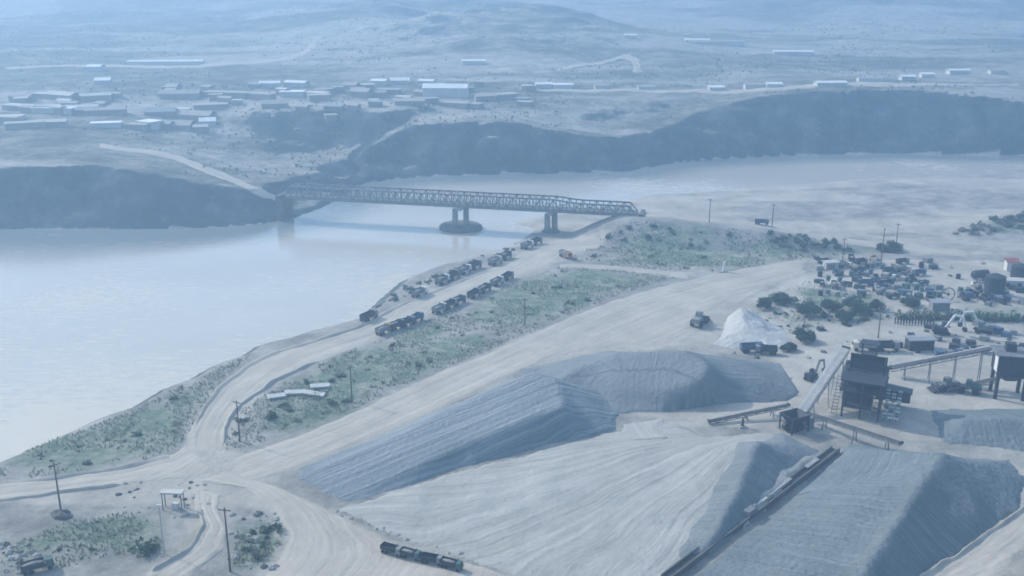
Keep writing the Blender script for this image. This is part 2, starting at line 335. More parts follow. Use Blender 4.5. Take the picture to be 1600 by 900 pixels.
def grid_obj(name, X, Y, Z, m, keep=None, attrs=None, smooth=True):
    nr, nc = X.shape; me = bpy.data.meshes.new(name)
    idx = np.arange(nr*nc).reshape(nr, nc)
    q = np.stack([idx[:-1,:-1], idx[:-1,1:], idx[1:,1:], idx[1:,:-1]], -1).reshape(-1, 4)
    if keep is not None: q = q[keep.reshape(-1)[q].any(1)]
    used = np.unique(q); re = np.full(nr*nc, -1); re[used] = np.arange(len(used)); q = re[q]
    co = np.stack([X, Y, Z], -1).reshape(-1, 3)[used]
    me.vertices.add(len(co)); me.vertices.foreach_set('co', co.reshape(-1))
    me.loops.add(q.size); me.loops.foreach_set('vertex_index', q.reshape(-1).astype(np.int32))
    me.polygons.add(len(q)); me.polygons.foreach_set('loop_start', np.arange(0, q.size, 4, dtype=np.int32)); me.polygons.foreach_set('loop_total', np.full(len(q), 4, np.int32))
    me.update(calc_edges=True); me.polygons.foreach_set('use_smooth', np.full(len(q), smooth))
    for an, (ty, arr) in (attrs or {}).items():
        a = me.attributes.new(an, ty, 'POINT'); a.data.foreach_set('color' if ty == 'FLOAT_COLOR' else 'vector', arr.reshape(nr*nc, -1)[used].reshape(-1).astype(np.float32))
    me.materials.append(m)
    return link(bpy.data.objects.new(name, me))

# ------------------------------------------------------------------ terrain
def poly_w(pts): return [G(a, b) for a, b in pts]
VEG = [poly_w(p) for p in [
    [(0,722),(110,678),(200,645),(330,578),(395,552),(345,598),(285,690),(265,706),(200,726),(0,752)],
    [(352,706),(356,680),(378,640),(430,606),(500,568),(650,508),(800,444),(870,418),(960,422),(1060,432),(1000,450),(900,486),(830,520),(700,572),(560,636),(430,686)],
    [(0,885),(15,852),(110,815),(200,800),(252,815),(252,862),(170,868),(90,890)],
    [(872,412),(940,370),(990,344),(1100,352),(1200,362),(1340,384),(1330,398),(1225,408),(1130,428),(1000,420)],
    [(1170,470),(1260,440),(1400,460),(1400,486),(1600,480),(1600,502),(1400,500),(1290,500),(1280,540),(1240,530),(1190,490)],
    [(368,830),(400,800),(440,815),(440,850),(400,885),(365,885)],
    [(1500,365),(1560,340),(1620,335),(1620,372)], [(1340,372),(1420,380),(1420,392),(1340,392)],
]]
SANDP = [poly_w(p) for p in [
    [(0,760),(285,715),(300,640),(420,552),(600,500),(860,375),(960,355),(900,400),(700,480),(420,605),(352,700),(470,735),(830,570),(1060,540),(1240,420),(1260,406),(1100,432),(830,520),(450,690),(420,760),(530,800),(700,900),(400,900),(430,800),(370,790),(345,850),(280,900),(210,900),(290,840),(300,790),(0,785)],
    [(1060,540),(1120,490),(1250,430),(1330,408),(1520,400),(1600,420),(1600,900),(1380,900),(1620,700),(1300,680),(1050,660),(980,640),(1250,620),(1200,560)],
    [(1000,335),(1100,300),(1300,290),(1600,285),(1600,335),(1490,360),(1600,400),(1420,400),(1330,360),(1150,340)],
    [(0,232),(160,228),(300,255),(420,300),(480,325),(440,332),(330,300),(250,268),(150,250),(0,244)],
    [(400,195),(440,196),(545,262),(520,268)], [(0,165),(200,170),(420,140),(700,130),(820,155),(600,175),(400,190),(300,215),(100,205),(0,200)],
    [(830,140),(1200,135),(1420,130),(1420,148),(1100,150),(850,158)], [(0,92),(300,97),(480,65),(500,85),(330,105),(0,108)],
    [(870,105),(1000,85),(1290,78),(1290,95),(1050,100),(900,118)], [(1400,130),(1600,130),(1600,150),(1420,148)], [(200,60),(480,45),(470,80),(330,96),(200,90)], [(960,60),(1200,55),(1260,75),(1000,80)]]]
ys = [85.0]
while ys[-1] < 3600: ys.append(ys[-1] + max(.9, .0048*ys[-1]))
ys = np.array(ys); us = np.linspace(-1150, 2750, 660)
TX = (us[None,:] - 800)/1600*(ys[:,None] + 60); TY = np.repeat(ys[:,None], len(us), 1)
TZ = height(TX, TY)
def soft(polys, w):
    r = np.zeros(TX.shape)
    for p in polys:
        d, _, _ = seg_dist(TX, TY, list(p) + [p[0]]); s = np.where(inside(TX, TY, p), d, -d)
        ww = w*np.maximum(TY/200, 1); r = np.maximum(r, np.clip(.5 + s/(2*ww), 0, 1))
    return r
zone = np.zeros(TX.shape + (4,)); zone[...,3] = 1
zone[...,0] = soft(VEG, 5.0)*np.clip(.66 + 1.0*fbm(TX, TY, 14, 97, 4), .15, .95); zone[...,0] = np.maximum(zone[...,0], soft(VEG[2:3], 5.0)*np.clip(.8 + .8*fbm(TX, TY, 9, 98, 3), .2, .95)); zone[...,1] = soft(SANDP, 2.5)
band = sst((TY-335)/30)*np.clip(.5 + 1.3*fbm(TX*.35 + TY*.1, TY*1.7, 22, 95, 4), 0, 1); nearb = (seg_dist(TX, TY, NEAR)[0] < 140) & (zone[...,0] < .05); zone[...,1] = np.where(nearb & (TY > 335), band, zone[...,1])
gy, gx = np.gradient(TZ); dxs = np.gradient(TX, axis=1); dys = np.gradient(TY, axis=0)
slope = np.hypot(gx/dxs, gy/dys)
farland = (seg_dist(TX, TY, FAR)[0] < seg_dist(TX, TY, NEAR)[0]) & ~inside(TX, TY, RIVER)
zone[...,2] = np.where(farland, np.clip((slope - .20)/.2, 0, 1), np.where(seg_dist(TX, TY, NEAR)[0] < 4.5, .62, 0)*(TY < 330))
pv = np.clip(.60 + fbm(TX, TY*1.6, 150, 91, 6)*1.3 + fbm(TX*.3, TY*2.2, 70, 93, 4)*1.2, .05, .95)
zone[...,1] = np.where(farland, zone[...,1]*.38, zone[...,1])
zone[...,0] = np.where(farland, np.maximum(pv*(1 - zone[...,1]*.8), 0), zone[...,0])
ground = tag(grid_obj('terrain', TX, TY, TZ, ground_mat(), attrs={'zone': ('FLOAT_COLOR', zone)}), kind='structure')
WX, WY = np.meshgrid(np.linspace(-1500, 1500, 376), np.linspace(60, 900, 211))
wd = seg_dist(WX, WY, NEAR)[0]; rf = np.clip(1 - wd/(14 + 60*sst((200 - WX - WY)/160)), 0, 1)*(WY < 330)
tag(grid_obj('river_water', WX, WY, 0*WX, water_mat(), attrs={'riffle_and_reflection': ('FLOAT_COLOR', np.stack([rf, np.clip(1 - seg_dist(WX, WY, FAR)[0]/(62 - 26*sst((WX+180)/120)), 0, 1), rf, 0*rf+1], -1))}), kind='structure')  # red: riffle by the near bank; green: painted bluff reflection by the far bank

# roads: ribbons draped on the terrain between two traced edges
def resample(pts, n):
    p = np.array([q[:2] for q in pts]); s = np.concatenate([[0], np.cumsum(np.hypot(*np.diff(p, axis=0).T))]); t = np.linspace(0, s[-1], n)
    return np.stack([np.interp(t, s, p[:,0]), np.interp(t, s, p[:,1])], 1)
def smooth(p, k=9):
    w = np.ones(k)/k; q = np.pad(p, ((k//2, k//2), (0,0)), 'edge'); q[:k//2] = 2*p[0] - p[k//2:0:-1]; q[-(k//2):] = 2*p[-1] - p[-2:-k//2-1:-1]
    return np.stack([np.convolve(q[:,i], w, 'valid') for i in (0,1)], 1)
def road(name, ea, eb, m=None, dz=.1, rag=.9, berm=()):
    n = 220; a, b = smooth(resample(poly_w(ea), n), 15), smooth(resample(poly_w(eb), n), 15)
    w = np.linspace(0, 1, 31); X = a[:,None,0]*(1-w) + b[:,None,0]*w; Y = a[:,None,1]*(1-w) + b[:,None,1]*w
    ed = np.abs(w - .5)*2; X = X + fbm(X, Y, 5, 5, 3)*rag*ed; Y = Y + fbm(X, Y, 5, 6, 3)*rag*ed
    t = np.linspace(0, 1, n)[:,None]; end = sst(t/.05)*sst((1-t)/.05)
    Z = height(X, Y) - .08 + (dz + .12)*(1 - ed**8)*end - .08*np.exp(-((w-.3)/.06)**2) - .08*np.exp(-((w-.7)/.06)**2) + .12*fbm(X, Y, 6, 15, 3)*end
    for side, t0, t1 in berm:      # windrow pushed up along the edge
        Z = Z + .75*np.exp(-((w - (.05 if side == 'a' else .95))/.03)**2)*sst((t-t0)/.04)*sst((t1-t)/.04)*(1 + .8*fbm(X, Y, 6, 25, 3))
    wid = np.hypot(*(a-b).T)[:,None]; s_ = np.concatenate([[0], np.cumsum(np.hypot(*np.diff((a+b)/2, axis=0).T))])[:,None]
    run = np.stack([wid*w, s_ + 0*X, 0*X], -1)
    return tag(grid_obj(name, X, Y, Z, m or HM_ROAD, attrs={'run': ('FLOAT_VECTOR', run)}), kind='structure')
road('riverside_road', [(288,716),(288,690),(302,655),(342,602),(402,560),(480,535),(562,512),(622,478),(700,446),(778,416),(828,388),(862,372),(930,362)],
                       [(352,722),(350,695),(354,665),(374,638),(424,600),(500,564),(590,530),(652,500),(722,470),(800,438),(862,412),(905,394),(958,366)], berm=(('a',.06,.72),('b',.03,.3)))
road('left_road', [(-60,762),(0,755),(100,745),(200,731),(262,712),(292,690)], [(-60,792),(0,783),(120,768),(230,752),(300,748),(345,735)], dz=.13, berm=(('a',.0,.86),('b',.0,.6)))
road('haul_road', [(340,722),(400,702),(450,688),(560,640),(700,575),(830,523),(900,490),(1000,455),(1100,431),(1200,413),(1262,402)],
                  [(330,768),(430,742),(480,730),(600,680),(750,612),(830,572),(900,548),(1050,536),(1100,505),(1140,466),(1270,424)], dz=.16)
road('cross_path', [(872,412),(940,414),(1000,419),(1080,428)], [(868,418),(940,421),(1000,427),(1080,437)], dz=.19, rag=.3)
road('entrance_road', [(300,752),(390,762),(428,792),(448,830),(440,866),(405,905),(380,930)], [(345,735),(440,762),(520,802),(600,850),(745,888),(830,910),(860,940)], dz=.22, berm=(('b',.4,.95),))
road('side_road', [(300,762),(306,800),(318,822),(290,862),(215,905)], [(345,770),(340,795),(358,828),(348,860),(290,908)], dz=.19, berm=(('a',.3,.95),))
road('quarry_track', [(1640,772),(1600,792),(1525,845),(1440,897),(1400,930)], [(1660,820),(1610,846),(1572,885),(1545,930),(1540,940)], dz=.15, berm=(('a',.1,.9),))
road('bridge_approach_road', [(996,333),(1100,343),(1190,351),(1320,373),(1420,386),(1520,392)], [(996,338),(1100,348),(1190,357),(1320,380),(1420,394),(1520,402)], dz=.3, rag=.3)
road('far_track', [(0,105),(160,102),(320,101),(440,92),(478,76),(492,55)], [(0,108),(160,105),(330,105),(455,96),(492,78),(502,55)], dz=.5, rag=3)
road('terrace_road', [(828,139),(1000,140),(1200,137),(1400,131),(1600,129)], [(828,143),(1000,144),(1200,142),(1400,136),(1600,133)], dz=.6, rag=3)
road('quarry_scar_road', [(868,107),(930,98),(980,84),(1000,92),(1006,112)], [(868,112),(930,103),(975,92),(988,98),(990,114)], dz=.6, rag=3)
road('village_road', [(150,222),(260,238),(330,262),(410,298),(455,312)], [(150,229),(260,246),(325,272),(400,308),(450,320)], dz=.25, rag=1.5)

# ------------------------------------------------------------------ stockpiles
def heap(name, toe, crest, m, label, step=.7, plateau=False, lump=.35, along=False, sharp=1.0, blur=1):
    tp = []
    for t in toe:
        q = G(t[0], t[1]) if len(t) == 2 else P(t[0], t[1], t[2]) + np.array([t[3], t[4], 0]); tp.append(q[:2])
    cp = [P(*c) for c in crest]
    tp_a = np.array(tp); x0, y0 = tp_a.min(0) - 2; x1, y1 = tp_a.max(0) + 2
    gx, gy = np.arange(x0, x1, step), np.arange(y0, y1, step); X, Y = np.meshgrid(gx, gy)
    jx, jy = fbm(X, Y, 7, 13, 3)*1.6, fbm(X, Y, 7, 23, 3)*1.6
    dt, _, st = seg_dist(X+jx, Y+jy, tp + [tp[0]]); ins = inside(X+jx, Y+jy, tp); dt = np.where(ins, dt, -dt)
    zc = np.array([c[2] for c in cp])
    if plateau:
        loop = cp + [cp[0]]; dc, ic, tc_ = seg_dist(X+jx*.3, Y+jy*.3, loop); inn = inside(X+jx*.3, Y+jy*.3, cp); zz = np.append(zc, zc[0])
        zt = zz[ic]*(1-tc_) + zz[ic+1]*tc_
        A = np.c_[np.ones(len(cp)), [c[0] for c in cp], [c[1] for c in cp]]; k = np.linalg.lstsq(A, zc, rcond=None)[0]
        zt = np.where(inn, k[0] + k[1]*X + k[2]*Y, zt); dc = np.where(inn, 0, dc)
    else:
        dc, ic, tc_ = seg_dist(X+jx*.3, Y+jy*.3, cp); zt = zc[ic]*(1-tc_) + zc[np.minimum(ic+1, len(cp)-1)]*tc_
    g = height(X, Y); r = np.where(dt > 0, dt/(dt + dc + 1e-6), 0)**sharp
    k = np.array([.25,.5,.25]); q = (zt - g)*r
    for _ in range(blur):
        q = np.pad(q, 1, 'edge'); q = q[:-2]*.25 + q[1:-1]*.5 + q[2:]*.25; q = q[:,:-2]*.25 + q[:,1:-1]*.5 + q[:,2:]*.25
    Z = g + q + lump*fbm(X, Y, 6, 33, 4)*np.clip(dt/2, 0, 1) ; Z = np.where(dt <= 0, g - .4, np.maximum(Z, g + .03))
    # downslope run: s along the crest, d away from it
    L = np.concatenate([[0], np.cumsum([np.linalg.norm(cp[(i+1) % len(cp)][:2] - cp[i][:2]) for i in range(len(cp))])])
    s = L[ic] + tc_*(L[np.minimum(ic+1, len(L)-1)] - L[ic])
    ang = np.arctan2(Y - cp[-1][1], X - cp[-1][0])
    run = np.stack([s + 0*X, dc, np.zeros_like(X)], -1)
    if along and along[0] == 'radial':
        c = P(*along[1])[:2]; rad = np.hypot(X-c[0], Y-c[1]); wq = fbm(X, Y, 30, 57, 3)
        run = np.stack([(np.arctan2(Y-c[1], X-c[0]) + .10*wq)*48, rad, np.zeros_like(X)], -1)
    elif along:
        a, b = np.array(along[0]), np.array(along[1]); a, b = P(*a)[:2], P(*b)[:2]; d = (b-a)/np.linalg.norm(b-a)
        run = np.stack([(X-a[0])*d[1] - (Y-a[1])*d[0], (X-a[0])*d[0] + (Y-a[1])*d[1], np.zeros_like(X)], -1)
    o = grid_obj(name, X, Y, Z, m, keep=dt > -step, attrs={'run': ('FLOAT_VECTOR', run)})
    return tag(o, label, 'stockpile', 'stockpiles of the quarry yard')
heap('gravel_stockpile', [(462,752),(540,786),(620,765),(720,732),(860,695),(962,672),(968,645),(930,602,3,2,6),(868,592,10,6,12),(835,580,10,-4,11),(660,660,6.6,-6,5),(480,738,3.4,-2,2)],
     [(470,745,3.5),(660,660,7),(835,580,10.5),(868,590,10.5),(882,634,9.2),(720,697,6.2),(545,776,3.4)], HM_RAMP,
     'long striped grey gravel ramp rising from the junction beside the haul road', plateau=True, lump=.2, along=((500,762,3.4),(860,612,9.8)))
heap('gravel_stockpile', [(845,610,3,0,0),(958,648),(1050,643),(1120,632),(1236,630),(1246,612),(1190,570,5,6,6),(1095,551,9.5,4,14),(960,546,9.5,0,15),(850,574,8,-6,10)],
     [(890,580,7.6),(960,551,9.5),(1080,549,11.6),(1106,562,13),(1112,606,8.8),(1010,622,5),(964,624,4.2),(925,604,5.2)], HM_MID,
     'grey gravel mound with a dark right end behind the striped ramp', lump=.25, plateau=True, blur=5)
heap('sand_stockpile', [(522,796),(700,742),(960,676),(1060,662),(1182,683,8,-8,8),(1215,682,5,0,4),(1292,706),(1235,757),(1190,800),(1130,850),(1062,890),(1030,935),(860,912),(700,868),(600,832)],
     [(1060,690,6.5),(1182,686,8.3),(1152,760,6.8),(1104,850,4.5)], HM_SAND,
     'broad pale sand fan filling the middle of the yard', step=.8, lump=.5, blur=70, along=('radial', (1215,640,8)))
heap('gravel_stockpile', [(1150,690,3.2,-4,0),(1185,680,8,0,6),(1225,684,4,1,4),(1294,707),(1237,759),(1192,802),(1132,852),(1066,890),(1075,862,3.2,-3,0),(1120,770,3.2,-6,0)],
     [(1184,688,8.9),(1153,762,7.3),(1106,850,5.0)], HM_MID,
     'grey gravel bank leaning on the right flank of the pale sand fan', step=.6, lump=.25)
heap('gravel_stockpile', [(1312,710),(1235,778),(1135,862),(1068,915),(1010,965),(1200,1020),(1400,960),(1450,893),(1530,842),(1588,795),(1603,750),(1575,718),(1475,706,10.5,6,12),(1345,700,6,0,8)],
     [(1345,702,6.5),(1474,706,11),(1425,775,10),(1350,890,7.5),(1315,955,6)], HM_DARK,
     'large dark grey gravel heap with a sharp crest at the lower right', lump=.35)
heap('gravel_stockpile', [(1466,692),(1540,700),(1640,708),(1720,700),(1660,650,5,0,8),(1510,652,5,-4,9)], [(1506,656,6),(1570,652,7),(1660,656,6.5)], HM_DARK,
     'low dark gravel mound at the right edge beyond the crested heap', lump=.25)
heap('lime_stockpile', [(1116,538),(1150,546),(1200,546),(1248,543),(1240,531),(1205,512,3.4,3,3),(1157,478,6,1.5,5),(1143,500,3,-1,1)], [(1157,480,7),(1166,510,5.2),(1200,531,3.9)], HM_WHITE,
     'bright white pointed stockpile beside the trees of the works yard', step=.4, lump=.8)
heap('sand_stockpile', [(972,700),(1040,706),(1062,690),(1030,668,3,2,5),(985,675,3,-1,4)], [(990,684,5.2),(1040,680,5.6)], HM_SAND,
     'small smooth pale sand mound on the upper edge of the sand fan', step=.5, lump=.3)

# ------------------------------------------------------------------ bridge
B0, B1, B2, B3 = P(440,288,9.6), P(720,357,0), P(857,366,1), P(996,334,9.6)
dirb = (B2 - B1)[:2]; 
def at_line(px):     # point of the bridge axis at a given azimuth
    k = (px - 800)/1600/ .985; A, D = B1[:2], (B3 - B1)[:2]
    t = (k*A[1] - A[0])/(D[0] - k*D[1]); return A + D*t
bl = at_line(447); br = B3[:2]; axis = br - bl; LEN = np.linalg.norm(axis); axis /= LEN; rzb = math.atan2(axis[1], axis[0])
bridge = empty('truss_bridge', (bl[0], bl[1], 0), rzb, 'long grey steel truss bridge crossing the pale river', 'bridge')
s1 = float(np.dot(B1[:2]-bl, axis)); s2 = float(np.dot(B2[:2]-bl, axis))
DZ, TD, HW = 9.9, 4.2, 3.2
d = MB(); d.box((LEN/2, 0, DZ), (LEN, 2*HW-.5, .5)); 
for k in range(int(LEN/4)): d.box((2+k*4, 0, DZ-.5), (.4, 2*HW+.4, .5))
d.build('deck', M['concrete_dark'], bridge)
for side in (-1, 1):
    t = MB(); y = side*HW
    n = int(LEN/2.6); q = np.linspace(.3, LEN-.3, n+1); dep = [TD - 1.0*float(sst((x - s2)/12)) for x in q]
    t.bar((q[0], y, DZ-.35), (q[-1], y, DZ-.35), .55, .8)
    t.bar((q[0], y, DZ), (q[1], y, DZ+dep[1]), .4); t.bar((q[-1], y, DZ), (q[-2], y, DZ+dep[-2]), .4)
    for i in range(1, n):
        t.bar((q[i], y, DZ), (q[i], y, DZ+dep[i]), .34)
        if i < n-1: t.bar((q[i], y, DZ+dep[i]), (q[i+1], y, DZ+dep[i+1]), .5, .55); t.bar((q[i], y, DZ if i % 2 else DZ+dep[i]), (q[i+1], y, DZ+dep[i+1] if i % 2 else DZ), .26)
    t.build('truss', M['steel_grey'], bridge)
    r = MB()
    for zz in (DZ+.7, DZ+1.2): r.bar((0, y*.9, zz), (LEN, y*.9, zz), .1)
    for k in range(int(LEN/2)+1): r.bar((k*2, y*.9, DZ), (k*2, y*.9, DZ+1.2), .1)
    r.build('railing', M['steel_pale'], bridge)
bc = MB()
q = np.linspace(.3, LEN-.3, int(LEN/2.6)+1); q = [x for x in q[1:-1] if x < s2][::2]
for i, x in enumerate(q):
    bc.bar((x, -HW, DZ+TD), (x, HW, DZ+TD), .3)
    if i < len(q)-1: bc.bar((x, -HW if i % 2 else HW, DZ+TD), (q[i+1], HW if i % 2 else -HW, DZ+TD), .2)
bc.build('top_bracing', M['steel_grey'], bridge)
for s, zb, island in ((s1, -.6, True), (s2, .6, False)):
    p = MB(); p.box((s, 0, DZ-1.4), (2.2, 7.4, 1.2)); pier = p.build('pier', M['concrete'], bridge)
    for side in (-1, 1):
        c = MB(); c.tube((s + (1.9 if island else 1.2)*side, 1.2*side, zb), (s + (1.9 if island else 1.2)*side, 1.2*side, DZ-1.9), 1.2, 1.05, 14); c.build('column', M['concrete'], pier, True)
    c = MB(); n = 28
    rx, ry, hh = (8.4, 7.6, 1.7) if island else (3.6, 3.4, .6)
    vs = [(s + rx*k*math.cos(2*math.pi*i/n), ry*k*math.sin(2*math.pi*i/n), z) for k, z in ((1.05, -1.5), (1, hh-.5), (.9, hh), (0, hh)) for i in range(n)]
    vs = [(a, b, c_ + (0 if island else .8)) for a, b, c_ in vs]
    c.add(vs, [(r_*n+i, r_*n+(i+1) % n, (r_+1)*n+(i+1) % n, (r_+1)*n+i) for r_ in range(3) for i in range(n)]); c.build('pier_base', M['concrete_dark'], pier)
for x, w in ((-1.5, 9.5), (LEN+1.2, 8.5)):
    a = MB(); a.box((x, 0, DZ/2-.4), (3, w, DZ-1)); a.box((x-.6 if x < 0 else x+.6, 0, DZ-.3), (1.6, w, 1.6)); a.build('abutment', M['concrete_dark'], bridge)

# ------------------------------------------------------------------ vehicles and machines
def wheel_mb(c, r, w):
    return MB().tube((c[0], c[1]-w/2, c[2]), (c[0], c[1]+w/2, c[2]), r, None, 14)
def make_truck(name, cabm, bedm, loaded, label, cat='truck', group=None):
    t = empty(name, (0,0,0), 0, label, cat, group)
    MB().box((-.2, 0, .95), (6.6, 1.0, .35)).build('chassis', M['steel_dark'], t)
    c = MB(); c.prism([(1.75,.7),(3.45,.7),(3.5,1.7),(3.2,2.75),(1.75,2.8)], -1.15, 1.15); cab = c.build('cab', cabm, t)
    MB().box((3.40, 0, 2.15), (.06, 1.9, .85), ry=-.28).build('windscreen', M['glass'], cab)
    b = MB(); b.box((-1.05, 0, 1.32), (5.2, 2.4, .2))
    for y in (-1.15, 1.15): b.box((-1.05, y, 2.0), (5.2, .1, 1.3)); [b.box((-3.3+k*.9, y*1.06, 2.0), (.12, .08, 1.3)) for k in range(6)]
    b.box((1.5, 0, 2.2), (.1, 2.4, 1.7)); b.box((-3.6, 0, 2.0), (.1, 2.4, 1.3)); bed = b.build('tipper_bed', bedm, t)
    if loaded:
        l = MB(); n = 12; l.add([(-3.5+5*i/n, -1.08+2.16*j/6, 1.9 + .75*math.sin(math.pi*i/n)*math.sin(math.pi*j/6) + .12*random.random()) for i in range(n+1) for j in range(7)], [(i*7+j, (i+1)*7+j, (i+1)*7+j+1, i*7+j+1) for i in range(n) for j in range(6)])
        l.build('gravel_load', M['load'], bed)
    for x in (2.5, -1.6, -2.85):
        for y in (-1.0, 1.0):
            w = wheel_mb((x, y, .52), .52, .42 if x > 0 else .6).build('wheel', M['rubber'], t)
    return t
def place(o, p, rz, dz=.12):
    o.location = (float(p[0]), float(p[1]), float(p[2]) + dz); o.rotation_euler = (0, 0, rz); return o
protos = {}
def truck_at(px, py, rz, kind, label, group, dz=.12, sc=1.0):
    if kind not in protos: protos[kind] = o = make_truck('tipper_truck', *kind_mats[kind], label); 
    else: o = copy_tree(protos[kind])
    tag(o, label, 'truck', group); o.scale = (sc,)*3
    return place(o, G(px, py), rz, dz)
kind_mats = dict(w=(M['white'], M['steel_grey'], True), c=(M['cream'], M['grey'], True), b=(M['blue'], M['blue'], False), o=(M['orange'], M['grey'], True), g=(M['grey'], M['steel_dark'], False), d=(M['teal'], M['steel_dark'], True))
cname = dict(w='white-cabbed', c='cream-cabbed', b='blue', o='orange-cabbed', g='dull grey', d='dark green')
ordn = ['first','second','third','fourth','fifth','sixth','seventh','eighth','ninth','tenth','eleventh','twelfth','thirteenth']
def heading(a, b): p, q = G(*a), G(*b); return math.atan2(q[1]-p[1], q[0]-p[0])
rowA = [(838,382,'g'),(824,388,'w'),(790,405,'d'),(774,413,'c'),(742,420,'g'),(726,427,'w'),(708,436,'g'),(692,443,'w'),(656,463,'w'),(577,500,'g')]
for i, (x, y, k) in enumerate(rowA):
    h = heading((577,500),(830,388)) + R(random.uniform(-5, 5))
    truck_at(x, y, h, k, f'{cname[k]} tipper truck, {ordn[i]} from the bridge in the river side row', 'tipper trucks parked along the river side of the riverside road', dz=.15, sc=.84)
rowB = [(793,437,'g'),(777,445,'w'),(757,456,'d'),(741,464,'g'),(716,475,'d'),(703,481,'g'),(687,488,'c'),(650,503,'b'),(636,509,'g'),(620,514,'d'),(601,521,'o')]
for i, (x, y, k) in enumerate(rowB):
    h = heading((601,521),(793,437)) + R(random.uniform(-6, 6))
    truck_at(x, y, h, k, f'{cname[k]} tipper truck, {ordn[i]} from the bridge in the scrub side row', 'tipper trucks parked along the scrub side of the riverside road', dz=.15, sc=.78)
truck_at(884, 403, heading((870,398),(900,408)), 'o', 'orange-cabbed tipper truck alone at the start of the pale cross path', None, .2, .8)
for x, y, k, lab in ((613,867,'g','dull grey tipper truck at the upper left end of the row below the sand fan'),(642,874,'d','dark green tipper truck second in the row below the sand fan'),(676,882,'g','dull grey tipper truck third in the row below the sand fan'),(706,890,'d','dark green tipper truck at the lower right end of the row below the sand fan')):
    truck_at(x, y, heading((607,864),(712,890)) + R(random.uniform(-9, 9)), k, lab, 'tipper trucks in the row below the sand fan', .3, .55)
truck_at(1190, 352, heading((1190,355),(1300,372)), 'b', 'blue tipper truck driving along the bridge approach embankment', None, .35, .7)

def make_excavator(label, bodym, boomm):
    t = empty('excavator', (0,0,0), 0, label, 'excavator', 'excavators in the works yard')
    for y in (-1.2, 1.2):
        MB().prism([(-1.9,.1),(1.9,.1),(2.2,.5),(1.9,.95),(-1.9,.95),(-2.2,.5)], y-.3, y+.3).build('track', M['rubber'], t)
    b = MB().box((-.5,0,1.55),(3.6,2.5,1.0)); b.box((-1.7,0,2.2),(1.2,2.4,.5)); b.build('upper_body', bodym, t)
    c = MB().box((.8,.7,2.4),(1.3,1.0,1.5), top=.9).build('cab', bodym, t); MB().box((1.47,.7,2.5),(.05,.8,1.0)).build('window', M['glass'], c)
    MB().bar((.9,-.3,1.7),(3.0,-.3,5.6),.5,.6).bar((3.0,-.3,5.6),(5.2,-.3,5.2),.5,.55).build('boom', boomm, t)
    MB().bar((5.1,-.3,5.5),(6.0,-.3,2.2),.36,.42).build('arm', boomm, t)
    MB().prism([(5.4,2.3),(6.3,2.3),(6.5,1.3),(5.8,1.0),(5.2,1.5)], -.9, .3).build('bucket', M['steel_dark'], t)
    return t
place(make_excavator('excavator with a white bent boom in front of the long hedge', M['steel_dark'], M['white']), G(1470,522), R(-10))
place(make_excavator('excavator with a white boom right of the other by the long hedge', M['steel_grey'], M['white']), G(1535,520), R(165))
place(make_excavator('small dark excavator standing alone left of the pale conveyor', M['steel_dark'], M['steel_grey']), G(1268,594), R(40)).scale = (.8,)*3

def make_loader(label, bodym):
    t = empty('wheel_loader', (0,0,0), 0, label, 'loader', 'wheel loaders in the yard')
    for x in (-1.5, 1.5):
        for y in (-1.1, 1.1): wheel_mb((x, y, .8), .8, .6).build('wheel', M['rubber'], t)
    MB().box((-1.6,0,1.6),(2.4,1.8,1.1)).box((.9,0,1.2),(2.0,1.0,.7)).build('body', bodym, t)
    c = MB().box((-.1,0,2.5),(1.4,1.5,1.6), top=.88).build('cab', bodym, t); MB().box((.66,0,2.6),(.05,1.2,.9)).build('window', M['glass'], c)
    MB().bar((1.2,.5,1.7),(3.2,.5,.9),.25,.35).bar((1.2,-.5,1.7),(3.2,-.5,.9),.25,.35).build('lift_arm', bodym, t)
    MB().prism([(3.0,.3),(4.2,.2),(4.3,.35),(3.2,.6),(3.1,1.4),(2.9,1.4)], -1.4, 1.4).build('bucket', M['steel_dark'], t)
    return t
place(make_loader('dark wheel loader left of the tall bin on legs', M['steel_grey']), G(1478,610), R(190))
place(make_loader('wheel loader nearest the tall bin on legs', M['teal']), G(1512,614), R(160))
place(make_loader('wheel loader at the left foot of the white stockpile', M['grey']), G(1092,508), R(60)).scale = (1.2,)*3

